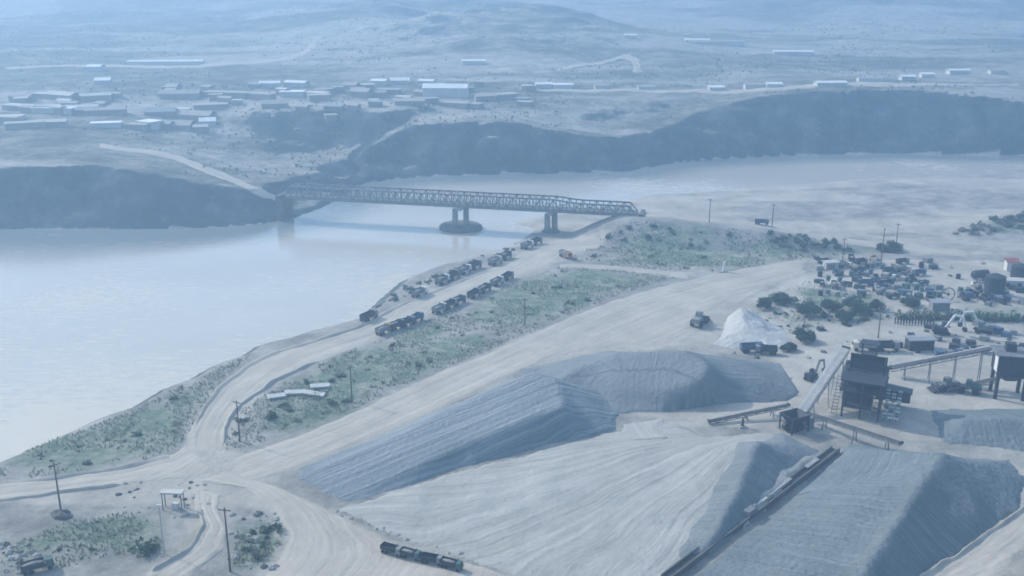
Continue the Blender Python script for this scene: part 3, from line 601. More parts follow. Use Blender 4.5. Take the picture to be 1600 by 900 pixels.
def conveyor(name, a, b, label, width=1.2, beltm=None, framem=None, legs=3, depth=.9, gallery=False):
    a, b = np.array(a, float), np.array(b, float); d = b - a; L = math.hypot(d[0], d[1]); rz = math.atan2(d[1], d[0])
    o = empty(name, (a[0], a[1], a[2]), rz, label, 'conveyor', 'belt conveyors of the crushing plant'); dz = d[2]
    zz = lambda x: dz*x/L
    f = MB(); w = width/2; n = max(3, int(L/2.2))
    for y in (-w, w):
        f.bar((0,y,0),(L,y,dz),.16,.2); f.bar((0,y,-depth),(L,y,dz-depth),.14,.16)
        for i in range(n+1):
            x = L*i/n; f.bar((x,y,zz(x)),(x,y,zz(x)-depth),.1)
            if i < n: x2 = L*(i+1)/n; f.bar((x,y,zz(x)-depth),(x2,y,zz(x2)),.09)
    f.build('frame', framem or M['steel_grey'], o)
    MB().bar((-.2,0,.14),(L+.2,0,dz+.14),width*.86,.12).build('belt', beltm or M['belt'], o)
    for x in (0, L): MB().tube((x,-w-.1,zz(x)),(x,w+.1,zz(x)),.32,None,12).build('drum', M['steel_dark'], o)
    for i in range(legs):
        x = L*(i+.6)/legs; g = H1(a[0]+math.cos(rz)*x, a[1]+math.sin(rz)*x) - a[2]
        if zz(x)-depth-g > .4:
            l = MB()
            for y in (-1, 1): l.bar((x,y*w,zz(x)-depth),(x,y*(w+.5),g-.2),.18)
            l.bar((x,-w-.25,(zz(x)-depth+g)/2),(x,w+.25,(zz(x)-depth+g)/2),.12); l.build('support_leg', framem or M['steel_grey'], o)
    if gallery:
        MB().bar((0,w+.35,.1),(L,w+.35,dz+.1),.5,.06).bar((0,w+.6,1.0),(L,w+.6,dz+1.0),.05).build('walkway', M['steel_pale'], o)
    return o
conveyor('belt_conveyor', P(1252,648,4.5), P(1322,543,15), 'pale belt conveyor rising from the dark hopper to the screening tower', 1.7, M['belt_pale'], M['steel_pale'], 3, gallery=True)
conveyor('belt_conveyor', P(1232,632,6), P(1108,658,3.9), 'thin dark belt conveyor reaching left from the hopper behind the sand fan', .7, legs=3, depth=.6)
conveyor('belt_conveyor', P(1262,645,5.5), P(1408,692,7.5), 'dark belt conveyor reaching right from the hopper to the crested heap', .75, legs=3, depth=.6)
conveyor('belt_conveyor', P(1392,574,5.5), P(1552,543,13), 'long dark belt conveyor climbing to the tall bin on legs', 1.6, legs=4, gallery=True)
conveyor('belt_conveyor', P(1560,590,7), P(1470,610,3.4), 'short dark belt conveyor dropping left from the tall bin to the loaders', 1.0, legs=2)

# hopper / crusher house at the foot of the pale conveyor
p = G(1240,672); hop = empty('crusher_hopper', (p[0],p[1],p[2]), R(28), 'dark steel crusher hopper at the foot of the pale conveyor', 'hopper')
h_ = MB(); h_.add([(-2.6,-2.2,3.9),(2.6,-2.2,3.9),(2.6,2.2,3.9),(-2.6,2.2,3.9),(-1.1,-1,1.6),(1.1,-1,1.6),(1.1,1,1.6),(-1.1,1,1.6),(-2.3,-1.9,3.9),(2.3,-1.9,3.9),(2.3,1.9,3.9),(-2.3,1.9,3.9),(-.9,-.8,1.9),(.9,-.8,1.9),(.9,.8,1.9),(-.9,.8,1.9)],
    [(0,1,5,4),(1,2,6,5),(2,3,7,6),(3,0,4,7),(4,5,6,7),(8,12,13,9),(9,13,14,10),(10,14,15,11),(11,15,12,8),(12,15,14,13),(0,8,9,1),(1,9,10,2),(2,10,11,3),(3,11,8,0)]); h_.build('hopper', M['steel_dark'], hop)
MB().box((0,0,.9),(3.2,2.6,1.5)).tube((-1.9,0,1.2),(-1.9,.9,1.2),.9,None,14).build('crusher_body', M['steel_dark'], hop)
for x in (-2.3,2.3):
    for y in (-1.9,1.9): MB().bar((x,y,-.2),(x,y,3.9),.25).build('leg', M['steel_dark'], hop)
MB().box((0,2.9,2.6),(5,1.2,.1)).bar((-2.5,3.45,3.6),(2.5,3.45,3.6),.07).bar((-2.5,3.45,2.6),(-2.5,3.45,3.6),.07).bar((2.5,3.45,2.6),(2.5,3.45,3.6),.07).build('platform', M['steel_grey'], hop)
MB().box((3.6,-.4,1.3),(1.5,2.2,2.7)).build('motor_house', M['steel_grey'], hop)

# screening tower
p = G(1343,652); tw = empty('screening_tower', (p[0],p[1],p[2]), R(-24), 'tall dark screening tower with rows of pale rollers on its right side', 'screening plant'); tw.scale = (1.12, 1.02, .93)
f = MB()
for x in (-3.4,0,3.4):
    for y in (-1,4.5,10): f.bar((x,y,-.3),(x,y,9 + y*.3),.35)
for z in (3.4,6.6,9.2):
    for y in (-1,4.5,10): f.bar((-3.4,y,z),(3.4,y,z),.3)
    for x in (-3.4,3.4): f.bar((x,-1,z),(x,10,z),.3); f.bar((x,-1,z-3.2),(x,4.5,z),.2); f.bar((x,4.5,z),(x,10,z-3.2),.2)
f.build('frame', M['steel_dark'], tw)
for k in range(3):
    d_ = MB(); d_.box((-.5,3.4+k*.8,4.0+k*2.5),(5.0,8.2,1.1), rx=.3)
    for y in range(-3,5): d_.box((-.5,3.4+k*.8+y,4.65+k*2.5+y*.31),(5.2,.16,.3))
    d_.build('screen_deck', M['steel_dark'], tw)
b = MB(); b.add([(-3.2,6,8),(3.2,6,8),(3.2,10,8),(-3.2,10,8),(-3.2,6,12),(3.2,6,12),(3.2,10,12),(-3.2,10,12)], [(3,2,1,0),(0,1,5,4),(1,2,6,5),(2,3,7,6),(3,0,4,7)]); b.box((0,8,8.2),(6,3.6,.2)); b.build('feed_bin', M['steel_dark'], tw)
for k, z in enumerate((6.9, 9.6)):
    q = MB(); q.box((0,4.5,z),(8.4,12.5,.12))
    for x in (-4.2,4.2):
        q.bar((x,-1.7,z+1),(x,10.7,z+1),.08)
        for y in range(-1,11,2): q.bar((x,y,z),(x,y,z+1),.08)
    q.build('platform', M['steel_dark'], tw)
MB().box((0,9,12.9),(3.0,2.6,.15)).bar((-1.4,7.8,12.2),(-1.4,7.8,15.6),.15).bar((1.4,7.8,12.2),(1.4,7.8,15.6),.15).bar((1.4,10.2,12.2),(1.4,10.2,15.6),.15).bar((-1.4,10.2,12.2),(-1.4,10.2,15.6),.15).box((0,9,15.7),(3.6,3.2,.15)).build('head_house', M['steel_dark'], tw)
fr = MB(); 
for r_ in range(3): fr.bar((4.6+r_*1.1,-2,1.2+.2),(4.6+r_*1.1,8,4.8),.2,.3)
ch = fr.build('chute_frame', M['steel_dark'], tw)
for r_ in range(3):
    for k in range(9):
        x, y = 4.6+r_*1.1, -1.6+k*1.1; z = 1.75+(y+2)*.34
        MB().tube((x-.42,y,z),(x+.42,y,z),.28,None,9).build('roller', M['roof_green'] if (r_+k) % 3 == 0 else M['concrete_pale'], ch)
st = MB()
for k in range(12): st.box((-4.9,-1+k*.75,.5+k*.55),(1.0,.35,.06))
st.bar((-5.4,-1,.5),(-5.4,7.6,6.8),.1,.25).bar((-4.4,-1,.5),(-4.4,7.6,6.8),.1,.25).build('stair', M['steel_grey'], tw)
MB().box((5.4,9.5,3.0),(6.6,3.0,2.4)).prism([(1.8,4.2),(9.0,4.2),(9.0,4.4),(1.8,5.2)], 7.8, 11.2).build('side_cabin', M['steel_dark'], tw)

# tall bin on legs
p = G(1572,618); tb = empty('storage_bin', (p[0],p[1],p[2]), R(-12), 'tall dark storage bin on legs at the right edge of the works', 'bin')
for x in (-3,3):
    for y in (-2.4,2.4): MB().bar((x,y,-.3),(x,y,6),.7).build('leg', M['steel_dark'], tb)
b = MB(); b.box((0,0,8.4),(6.8,5.6,5.0)); b.add([(-3.3,-2.7,5.9),(3.3,-2.7,5.9),(3.3,2.7,5.9),(-3.3,2.7,5.9),(-1,-.9,4.0),(1,-.9,4.0),(1,.9,4.0),(-1,.9,4.0)], [(0,1,5,4),(1,2,6,5),(2,3,7,6),(3,0,4,7),(4,5,6,7)])
for k in range(6): b.box((-3.43+k*1.37,-2.85,8.4),(.16,.12,5)); b.box((-3.43+k*1.37,2.85,8.4),(.16,.12,5))
b.build('bin_body', M['steel_dark'], tb)
MB().box((-3.5,-1.2,8.6),(.12,2.6,4.2)).build('side_panel', M['white'], tb)
MB().box((0,0,11.0),(8.6,7.2,.16)).build('platform', M['steel_grey'], tb)
r = MB()
for x in (-4.2,4.2): r.bar((x,-3.5,12.1),(x,3.5,12.1),.09)
for y in (-3.5,3.5): r.bar((-4.2,y,12.1),(4.2,y,12.1),.09)
for x in (-4.2,-1.4,1.4,4.2):
    for y in (-3.5,3.5): r.bar((x,y,11.05),(x,y,12.1),.09)
r.build('railing', M['steel_grey'], tb)
MB().box((-.5,.5,12.0),(2.2,2.0,1.9)).build('drive_house', M['steel_dark'], tb)
MB().bar((3.9,-2.8,0),(3.9,-2.8,11.6),.08).bar((3.9,-2.2,0),(3.9,-2.2,11.6),.08).build('ladder', M['steel_grey'], tb)

# long ground conveyor in its concrete trough between the sand fan and the crested heap
p0, p1 = G(1305,706), G(1040,908); dd = p1 - p0; Lg = math.hypot(dd[0], dd[1])
gc = empty('ground_conveyor', (p0[0],p0[1],p0[2]), math.atan2(dd[1], dd[0]), 'long low ground conveyor in a dark trough between the sand fan and the crested heap', 'conveyor')
MB().box((Lg/2,.85,.5),(Lg,.26,1.4)).build('side_wall', M['concrete_dark'], gc)
MB().box((Lg/2,-.85,.45),(Lg,.26,1.3)).build('side_wall', M['concrete_dark'], gc)
MB().box((Lg/2,0,.55),(Lg,1.4,.14)).build('belt', M['belt'], gc)
for k, (t0, t1) in enumerate(((.30,.44),(.455,.56),(.60,.66),(.69,.77),(.12,.2))):
    MB().box((Lg*(t0+t1)/2,-.55+.04*k,1.22),(Lg*(t1-t0),.9,.12), rx=.1-.05*k).build('cover_slab', M['concrete_pale' if k in (1, 3) else 'concrete'], gc)
for k in range(12): MB().tube((Lg*(k+.5)/12,-.9,.42),(Lg*(k+.5)/12,.9,.42),.12,None,8).build('roller', M['steel_grey'], gc)
MB().box((Lg*.57,.2,1.5),(2.8,1.3,1.2)).tube((Lg*.57-1.9,.3,1.8),(Lg*.57-1.0,.3,1.8),.5,None,12).build('drive_unit', M['steel_grey'], gc)

# ------------------------------------------------------------------ works yard
def building(px, py, w, dpt, hgt, rz, wallm, roofm, label, group=None, gable=.25, name='house', cat='house', win=0):
    p = G(px, py); z0 = min(H1(p[0]+dx, p[1]+dy) for dx in (-w/2,0,w/2) for dy in (0,dpt))
    o = empty(name, (p[0], p[1], z0), rz, label, cat, group); top = hgt + (p[2]-z0)
    MB().box((0, dpt/2, top/2-.3), (w, dpt, top+.6)).build('wall', wallm, o)
    r = MB(); g = dpt*gable; e = .4
    r.prism([(-e,top+.02),(dpt/2,top+g+.02),(dpt+e,top+.02),(dpt+e,top+.22),(dpt/2,top+g+.24),(-e,top+.22)][::-1] if gable else [(-e,top+.02),(dpt+e,top+.02),(dpt+e,top+.3),(-e,top+.3)][::-1], -w/2-e, w/2+e)
    for i in range(len(r.v)): x, y, z = r.v[i]; r.v[i] = (y, x, z)
    r.build('roof', roofm, o)
    for k in range(win): MB().box((-w/2 + w*(k+.5)/win, -.03, hgt*.55), (1.1, .1, 1.2)).build('window', M['glass'], o)
    return o
# far bank: sheds and village
building(258,102,54,6,2.6,R(2),M['wall_w'],M['roof_w'],'very long thin white roofed shed alone on the far plain',name='warehouse',cat='warehouse',gable=.12)
building(695,153,26,10,5.5,R(-4),M['wall_w'],M['roof_w'],'brightest white roofed hall of the village above the cliff',name='warehouse',cat='warehouse',gable=.2)
vill = [(422,138,12,7,'w'),(460,137,14,7,'w'),(455,152,14,8,'w'),(490,153,13,8,'p'),(590,133,10,7,'w'),(625,132,12,7,'w'),(665,133,10,6,'w'),(560,152,12,8,'d'),(605,147,14,8,'g'),(640,165,16,8,'d'),(655,150,8,7,'d'),(760,158,12,8,'d'),(795,156,14,9,'d'),(545,140,9,7,'d'),
        (90,157,20,7,'p'),(150,158,16,7,'p'),(30,174,24,7,'p'),(80,177,22,7,'w'),(125,176,18,6,'p'),(165,180,20,7,'d'),(165,200,14,6,'w'),(205,197,16,7,'p'),(40,201,18,7,'d'),(80,199,14,6,'p'),(270,203,18,9,'d'),(225,200,10,8,'w'),(330,172,18,9,'d'),(375,168,24,9,'d'),(400,182,16,8,'g'),(430,170,14,8,'d'),(300,188,20,9,'d'),(250,182,16,8,'g'),(350,152,26,8,'d'),(280,155,22,8,'d'),(400,156,18,7,'d'),
        (160,132,9,9,'w'),(146,112,10,8,'w'),(500,158,12,8,'d'),(30,160,14,6,'d'),(15,190,12,6,'p'),(520,175,10,7,'g'),(325,198,8,7,'w'),(705,168,18,8,'d'),(735,170,10,7,'g')]
vill += [(random.uniform(240, 560), random.uniform(138, 215), random.uniform(5, 9), random.uniform(4, 6), random.choice('pddgg')) for _ in range(34)] + [(random.uniform(0, 240), random.uniform(150, 215), random.uniform(6, 12), random.uniform(4, 6), random.choice('pddg')) for _ in range(14)] + [(random.uniform(560, 830), random.uniform(132, 172), random.uniform(5, 9), random.uniform(4, 6), random.choice('pddg')) for _ in range(16)]
rm = dict(p='roof_p', w='roof_w', d='roof_d', g='roof_g'); wmn = dict(p='wall_m', w='wall_w', d='wall_m', g='wall_g')
glab = dict(p='low dusty pale roofed house of the hazy village on the far bank', w='low white roofed house of the hazy village on the far bank', d='low mud coloured house of the hazy village on the far bank', g='low grey roofed house of the hazy village on the far bank')
for i, (x, y, w, dp, k) in enumerate(vill):
    q = G(x, y); zs = [H1(q[0]+dx, q[1]+dy) for dx in (-w/2, 0, w/2) for dy in (0, dp)]
    if max(zs) - min(zs) > 2.6: continue      # too steep a slope to stand on
    building(x, y, w, dp, random.uniform(2.2, 3.2), R(random.uniform(-28, 28)), M[wmn[k]], M[rm[k]], glab[k], 'houses of the far village', gable=random.choice([0, .15, .22]))
for i, (x, y, w) in enumerate([(1120,70,46),(1240,86,30),(1090,67,20),(1360,129,14),(1300,136,18),(1500,116,14),(1560,116,10),(850,138,10),(880,139,12),(1010,142,10),(740,101,16),(985,60,10),(1180,139,12),(1210,138,9),(1120,143,9),(940,140,8),(1420,126,9),(1450,122,8)]):
    building(x, y, w, 6, 2.3, R(random.uniform(-6, 6)), M['wall_w'], M['roof_w'] if i % 3 else M['roof_d'], 'scattered low pale house on the far plain beyond the cliffs', 'houses scattered on the far plain', gable=.15)
# near the works
building(1440,548,6.5,3.2,2.8,R(4),M['steel_dark'],M['roof_g'],'dark site cabin between the conveyor and the long hedge',name='site_cabin',cat='cabin',gable=.1,win=2)
building(1583,452,7,3.2,2.6,R(-8),M['wall_w'],M['roof_p'],'white site cabin below the two dark tanks',name='site_cabin',cat='cabin',gable=.08,win=2)
building(1581,424,3.4,3,3.0,R(-6),M['wall_w'],M['red'],'little kiosk with a faded red roof behind the dark tanks',name='kiosk',cat='kiosk',gable=.3)
building(1300,420,4.5,2.5,2.0,R(10),M['wall_w'],M['roof_p'],'small white cabin at the far end of the vehicle yard',name='site_cabin',cat='cabin',gable=.1)
building(1470,486,5,3,2.4,R(0),M['grey'],M['roof_g'],'small grey hut close behind the long hedge',name='site_cabin',cat='cabin',gable=.1)
def tank(px, py, r, h, label, horizontal=False):
    p = G(px, py); o = empty('storage_tank', p, R(15), label, 'tank', 'dark storage tanks')
    t = MB()
    if horizontal: t.tube((-h/2,0,r+1.2),(h/2,0,r+1.2),r,None,22); t.tube((-h/2-.5,0,r+1.2),(-h/2,0,r+1.2),r*.6,r,22); t.tube((h/2,0,r+1.2),(h/2+.5,0,r+1.2),r,r*.6,22)
    else: t.tube((0,0,-.2),(0,0,h),r,None,24); t.tube((0,0,h),(0,0,h+.9),r,r*.2,24)
    t.build('shell', M['steel_dark'], o, False)
    l = MB()
    if horizontal:
        for x in (-h/3, h/3): MB().box((x,0,.8),(.5,r*1.6,1.8)).build('saddle', M['concrete'], o)
    else:
        l.bar((r+.1,-.25,0),(r+.1,-.25,h),.07).bar((r+.1,.25,0),(r+.1,.25,h),.07); [l.bar((r+.1,-.25,k*.5),(r+.1,.25,k*.5),.05) for k in range(1, int(h*2))]; l.build('ladder', M['steel_grey'], o)
tank(1552,462,2.9,6.2,'dark upright tank left of the white site cabin')
tank(1590,444,2.5,6.0,'dark upright tank nearest the right edge behind the white cabin')
tank(1530,440,1.3,5,'dark horizontal tank on saddles left of the upright tanks', True)
# upright ring (large wheel)
p = G(1480,470); o = empty('ring_wheel', p, R(0), 'large thin spoked ring standing upright behind the long hedge', 'wheel')
MB().torus(np.array([0,0,2.1]),1.95,.14).build('rim', M['steel_dark'], o); MB().tube((0,-.3,2.1),(0,.3,2.1),.4,None,12).build('hub', M['steel_dark'], o)
sp_ = MB(); [sp_.bar((0,0,2.1),(1.9*math.cos(a),0,2.1+1.9*math.sin(a)),.07) for a in np.arange(0,2*math.pi,math.pi/4)]; sp_.build('spokes', M['steel_grey'], o)
MB().box((0,0,.05),(1.6,.8,.3)).build('foot', M['concrete'], o)

# parked vehicles of the works yard
yard = [(1288,412,'g'),(1306,430,'b'),(1320,418,'c'),(1345,412,'g'),(1366,410,'o'),(1284,446,'d'),(1303,449,'w'),(1322,447,'g'),(1352,446,'b'),(1368,438,'g'),(1384,445,'d'),(1402,436,'w'),(1390,426,'g'),(1410,425,'c'),(1424,440,'g'),(1436,430,'b'),(1395,466,'d'),(1420,466,'w'),(1372,458,'c'),(1452,468,'g'),(1340,425,'d'),(1378,450,'b'),(1410,412,'g'),(1330,408,'d'),(1442,446,'d'),(1520,462,'d'),(1538,470,'g'),(1566,470,'b'),(1525,450,'w'),(1505,468,'g')]
ylab = 'dusty {} tipper truck parked in the crowded works yard'
for i, (x, y, k) in enumerate(yard):
    truck_at(x, y, R(random.choice([0, 20, 75, 90, 160, 180]) + random.uniform(-12, 12)), k, ylab.format(cname[k]), 'tipper trucks of the works yard', .08, random.uniform(.5, .72))
truck_at(1175, 550, R(8), 'b', 'blue tipper truck in front of the foot of the white stockpile', 'tipper trucks near the white stockpile', .1, .85)
truck_at(1196, 553, R(170), 'g', 'dull grey tipper truck right of the blue one before the white stockpile', 'tipper trucks near the white stockpile', .1, .8)
truck_at(60, 892, R(30), 'd', 'dark green tipper truck at the lower left corner', None, .1, .7)
truck_at(1385, 548, R(0), 'g', 'dull grey tipper truck left of the dark site cabin', None, .1, .9)
truck_at(1350, 548, R(175), 'c', 'cream-cabbed tipper truck right behind the screening tower', None, .1, .9)

# drums and tyres in the yard
dm = MB(); dm.tube((0,0,0),(0,0,1.5),.7,None,12); [dm.torus(np.array([0,0,z]),.7,.05,'z',14,5) for z in (.5,1.0)]
drum0 = None
for i, (x, y) in enumerate([(1330,432),(1336,434),(1342,430),(1412,450),(1418,452),(1432,452),(1440,455),(1460,462),(1466,464),(1500,458),(1512,456),(1545,452),(1294,438),(1312,440),(1360,428),(1378,420),(1405,460),(1436,466)]):
    o = dm.build('steel_drum', M['steel_dark' if i % 3 else 'teal']) if drum0 is None else drum0.copy()
    if drum0 is None: drum0 = o
    else: COL.objects.link(o)
    tag(o, 'dark steel drum standing among the parked trucks of the works yard', 'drum', 'steel drums in the works yard'); place(o, G(x, y), random.uniform(0, 6), .02); o.scale = (random.uniform(.9, 1.25),)*3

def crate_mesh(name, w, d_, h, m):
    b = MB().box((0,0,h/2),(w,d_,h)); 
    for x in (-w/2, w/2):
        for y in (-d_/2, d_/2): b.box((x,y,h/2),(.14,.14,h+.06))
    for k in range(3): b.box((0,-d_/2-.02,h*(k+.5)/3),(w*.96,.06,.08)).box((0,d_/2+.02,h*(k+.5)/3),(w*.96,.06,.08))
    me = b.mesh(name); me.materials.append(m); return me
CR = [(crate_mesh('crate', 2.2,1.6,1.3,M[k]), k, lab) for k, lab in (('steel_grey','dusty grey box crate standing among the trucks of the works yard'),('steel_dark','dark box crate standing among the trucks of the works yard'),('concrete','mid grey box crate standing among the trucks of the works yard'),('blue','blue box crate standing among the trucks of the works yard'))]
TY_ = MB(); [TY_.torus(np.array([0,0,.2+.36*k]), .55, .2, 'z', 14, 6) for k in range(4)]; tyre_me = TY_.mesh('tyre_stack'); tyre_me.materials.append(M['rubber'])
for i in range(92):
    q = [(1275,1470,404,472),(1490,1600,432,478),(1400,1600,508,556)][0 if i < 52 else 1 if i < 68 else 2]
    x, y = random.uniform(*q[:2]), random.uniform(*q[2:])
    if i % 5 == 4: o = tag(link(bpy.data.objects.new('tyre_stack', tyre_me)), 'stack of four black tyres lying in the works yard', 'tyres', 'tyre stacks in the works yard')
    else:
        me, k, lab = random.choice(CR); lab = lab.replace('among the trucks of the works yard', 'between the long hedge and the conveyor') if i >= 68 else lab
        o = tag(link(bpy.data.objects.new('crate', me)), lab, 'crate', 'crates in the works yard' if i < 68 else 'crates before the hedge')
    place(o, G(x, y), random.uniform(0, 3), .02); o.scale = (random.uniform(.7, 1.2),)*3

# ------------------------------------------------------------------ poles, gate, posts
def make_pole(h, label, group, arm=True):
    o = empty('utility_pole', (0,0,0), 0, label, 'pole', group)
    MB().tube((0,0,-.5),(0,0,h),.2,.12,9).build('pole', M['wood'], o)
    if arm:
        a = MB().bar((-1.1,0,h-.5),(1.1,0,h-.5),.14,.16).build('crossarm', M['wood'], o)
        for x in (-1,0,1): MB().tube((x,0,h-.42),(x,0,h-.1),.07,.04,7).build('insulator', M['white'], a)
    return o
poles = [(96,803,10.5,'tall utility pole with a dark earth mound at its foot on the left'),(375,690,9.5,'utility pole on the bend of the riverside road'),(550,628,9,'utility pole in the scrub strip by its white slabs'),(360,893,12,'tall utility pole beside the round shrub bed'),
         (1206,356,9,'utility pole on the embankment by the blue truck'),(1108,348,9,'utility pole on the embankment nearest the bridge'),(1399,392,10,'utility pole right of the twin poles at the yard end'),(1376,415,13,'tallest utility pole between the yard trucks and the embankment'),(1316,412,9,'utility pole at the left end of the works yard'),(1372,528,9,'utility pole before the hedge and its picket fence'),(820,508,8,'utility pole at the upper end of the scrub strip')]
for x, y, h, lab in poles: place(make_pole(h, lab, 'utility poles'), G(x, y), R(random.uniform(-60, 60)), 0)
p = G(95,806); 
def rock_mesh(name, seed, flat=.6, n1=10, n2=7):
    r = random.Random(seed); vs = []; 
    for j in range(n2+1):
        for i in range(n1):
            a, b = 2*math.pi*i/n1, math.pi*j/n2; q = 1 + .28*math.sin(3*a + seed)*math.sin(2*b) + r.uniform(-.14, .14)
            vs.append((q*math.cos(a)*math.sin(b), q*math.sin(a)*math.sin(b), q*flat*math.cos(b)))
    m = MB(); m.add(vs, [(j*n1+i, (j+1)*n1+i, (j+1)*n1+(i+1) % n1, j*n1+(i+1) % n1) for j in range(n2) for i in range(n1)]); return m.mesh(name)
RM = [rock_mesh('rock', s) for s in (1, 2, 3, 4)]
for m_ in RM: m_.materials.append(M['rock'])
RD = [rock_mesh('rock', s) for s in (5, 6, 7)]
for m_ in RD: m_.materials.append(M['rock_dark'])
def rock(px, py, s, label, group, dark=False, cat='rock', name='rock'):
    o = link(bpy.data.objects.new(name, random.choice(RD if dark else RM))); tag(o, label, cat, group)
    place(o, G(px, py), random.uniform(0, 6), s*.15); o.scale = (s*random.uniform(.8, 1.3), s*random.uniform(.8, 1.2), s*random.uniform(.7, 1.1)); return o
o = rock(96, 806, 1.7, 'dark earth mound around the foot of the left utility pole', None, True, 'mound', 'earth_mound')
# gate canopy
p = G(268,800); o = empty('gate_canopy', p, R(-4), 'white flat roofed gate canopy on thin posts at the road junction', 'canopy')
MB().box((0,1.2,3.5),(4.2,1.6,.3)).build('roof', M['roof_p'], o)
for x in (-1.8,1.8):
    for y in (.6,1.8): MB().bar((x,y,-.2),(x,y,3.34),.16).build('post', M['steel_grey'], o)
MB().box((.4,1.2,.6),(1.2,.9,1.3)).build('booth', M['wall_w'], o)
p = G(257,866); o = empty('signal_mast', p, 0, 'thin pale mast beside the big dark bush on the lower left', 'mast')
MB().tube((0,0,-.3),(0,0,9.5),.13,.07,8).build('pole', M['steel_pale'], o); MB().box((0,-.05,9.4),(.8,.25,.35)).build('lamp_head', M['white'], o)
p = G(1131,425); o = empty('marker_post', p, 0, 'short white marker post where the cross path meets the haul road', 'post')
MB().box((0,0,1.7),(.9,.9,3.8), top=.6).build('shaft', M['white'], o); MB().box((0,0,.15),(1.6,1.6,.5)).build('footing', M['concrete'], o)
p = G(1160,668); o = empty('marker_post', p, 0, 'short dark marker post at the tip of the left conveyor', 'post')
MB().box((0,0,1.0),(.6,.6,2.4), top=.5).build('shaft', M['steel_dark'], o); MB().box((0,0,.15),(1.3,1.3,.5)).build('footing', M['concrete'], o)
# white slabs lying in the scrub strip
for i, (x, y, w, rz, lab) in enumerate([(432,622,4.2,28,'left white concrete slab lying in the scrub strip'),(462,616,5.0,12,'middle white concrete slab lying in the scrub strip'),(490,618,5.5,-14,'right white concrete slab lying in the scrub strip'),(500,606,4.6,18,'upper white concrete slab lying in the scrub strip')]):
    s_ = MB().box((0,0,.2),(w,1.7,.4)); o = s_.build('concrete_slab', M['concrete_pale']); tag(o, lab, 'slab', 'white slabs in the scrub strip'); place(o, G(x, y), R(rz), .35); o.rotation_euler = (.12, .05, R(rz))
# rocks
for i in range(26):
    t = i/25; x = 522 + t*325 + random.uniform(-4, 4); y = 800 + t*92 + 10*math.sin(t*3) + random.uniform(-3, 3)
    rock(x, y, random.uniform(.18, .5), 'pale rock in the line of stones along the lower edge of the sand fan', 'rocks along the sand fan')
for i in range(26):
    rock(random.uniform(355, 445), random.uniform(800, 893), random.uniform(.25, .7), 'pale stone on the round shrub bed island at the junction', 'stones on the junction island', random.random() < .35)
for i in range(40):
    rock(random.uniform(0, 60), random.uniform(848, 895), random.uniform(.25, .7), 'stone on the rubble patch at the lower left corner', 'stones at the lower left corner', random.random() < .5)
for i in range(30):
    t = random.random(); rock(590 + t*240, 475 - t*102 + random.uniform(-6, 6), random.uniform(.4, 1.1), 'dark boulder on the river edge below the truck rows', 'boulders on the river edge', True)
for i in range(40):
    rock(random.uniform(1270, 1600), random.uniform(405, 470), random.uniform(.3, .9), 'piece of rubble lying between the trucks of the works yard', 'rubble in the works yard', random.random() < .6)
for i in range(26):
    rock(random.uniform(1080, 1330), random.uniform(470, 560), random.uniform(.3, .8), 'piece of rubble on the ground around the white stockpile', 'rubble around the white stockpile', random.random() < .5)
for i in range(16):
    rock(random.uniform(1380, 1590), random.uniform(508, 560), random.uniform(.3, .8), 'piece of rubble between the hedge and the long conveyor', 'rubble before the hedge', random.random() < .6)
for i in range(30):
    rock(random.uniform(180, 330), random.uniform(752, 815), random.uniform(.2, .55), 'stone on the waste ground left of the gate canopy', 'stones near the gate canopy', random.random() < .4)

# ------------------------------------------------------------------ vegetation
def leaf_cloud(seed, n, rx, ry, rz, size, clumps=9, zoff=0.0):
    r = np.random.default_rng(seed); m = MB()
    cs = r.normal(size=(clumps, 3)); cs /= np.linalg.norm(cs, axis=1)[:,None]; cs *= r.uniform(.25, .8, (clumps, 1)); cs[:,2] = np.abs(cs[:,2])*.9
    cr = r.uniform(.28, .5, clumps)
    for i in range(n):
        k = r.integers(clumps); d = r.normal(size=3); d /= np.linalg.norm(d); q = cs[k] + d*cr[k]*r.uniform(.5, 1.05)
        c = np.array([q[0]*rx, q[1]*ry, max(q[2], .02)*rz + zoff]); a = r.normal(size=3); a /= np.linalg.norm(a); b = np.cross(a, r.normal(size=3)); b /= np.linalg.norm(b); s = size*r.uniform(.6, 1.4)
        m.add([c - a*s, c + b*s*.6, c + a*s, c - b*s*.6], [(0,1,2,3)])
    return m
bush_m = [leaf_cloud(s, 260, 1.25, 1.15, 1.3, .17, 8).mesh('bush') for s in (11, 12, 13)]
dry_m = [leaf_cloud(s, 200, 1.3, 1.2, 1.0, .16, 7).mesh('bush') for s in (14, 15, 16)]
for m_ in bush_m: m_.materials.append(M['leaf'])
for m_ in dry_m: m_.materials.append(M['leaf_dry'])
def bush(px, py, s, label, group, dry=False, name='bush', zs=1.0):
    o = link(bpy.data.objects.new(name, random.choice(dry_m if dry else bush_m))); tag(o, label, 'bush', group); place(o, G(px, py), random.uniform(0, 6), -.1)
    o.scale = (s*random.uniform(.8, 1.25), s*random.uniform(.8, 1.25), s*zs*random.uniform(.75, 1.15)); return o
CAND = []
def scatter(poly, n, smin, smax, label, group, pd):
    xs = [p[0] for p in poly]; ys_ = [p[1] for p in poly]; k = 0
    while k < n:
        x, y = random.uniform(min(xs), max(xs)), random.uniform(min(ys_), max(ys_))
        if inside(np.array([x]), np.array([y]), poly)[0]:
            CAND.append((x, y, smin + (smax-smin)*random.random()**2, label, group, random.random() < pd)); k += 1
scatter([(360,700),(380,645),(440,605),(520,570),(560,600),(540,635),(430,680)], 46, .35, 1.4, 'low bush in the lower green end of the scrub strip', 'bushes in the lower scrub strip', .35)
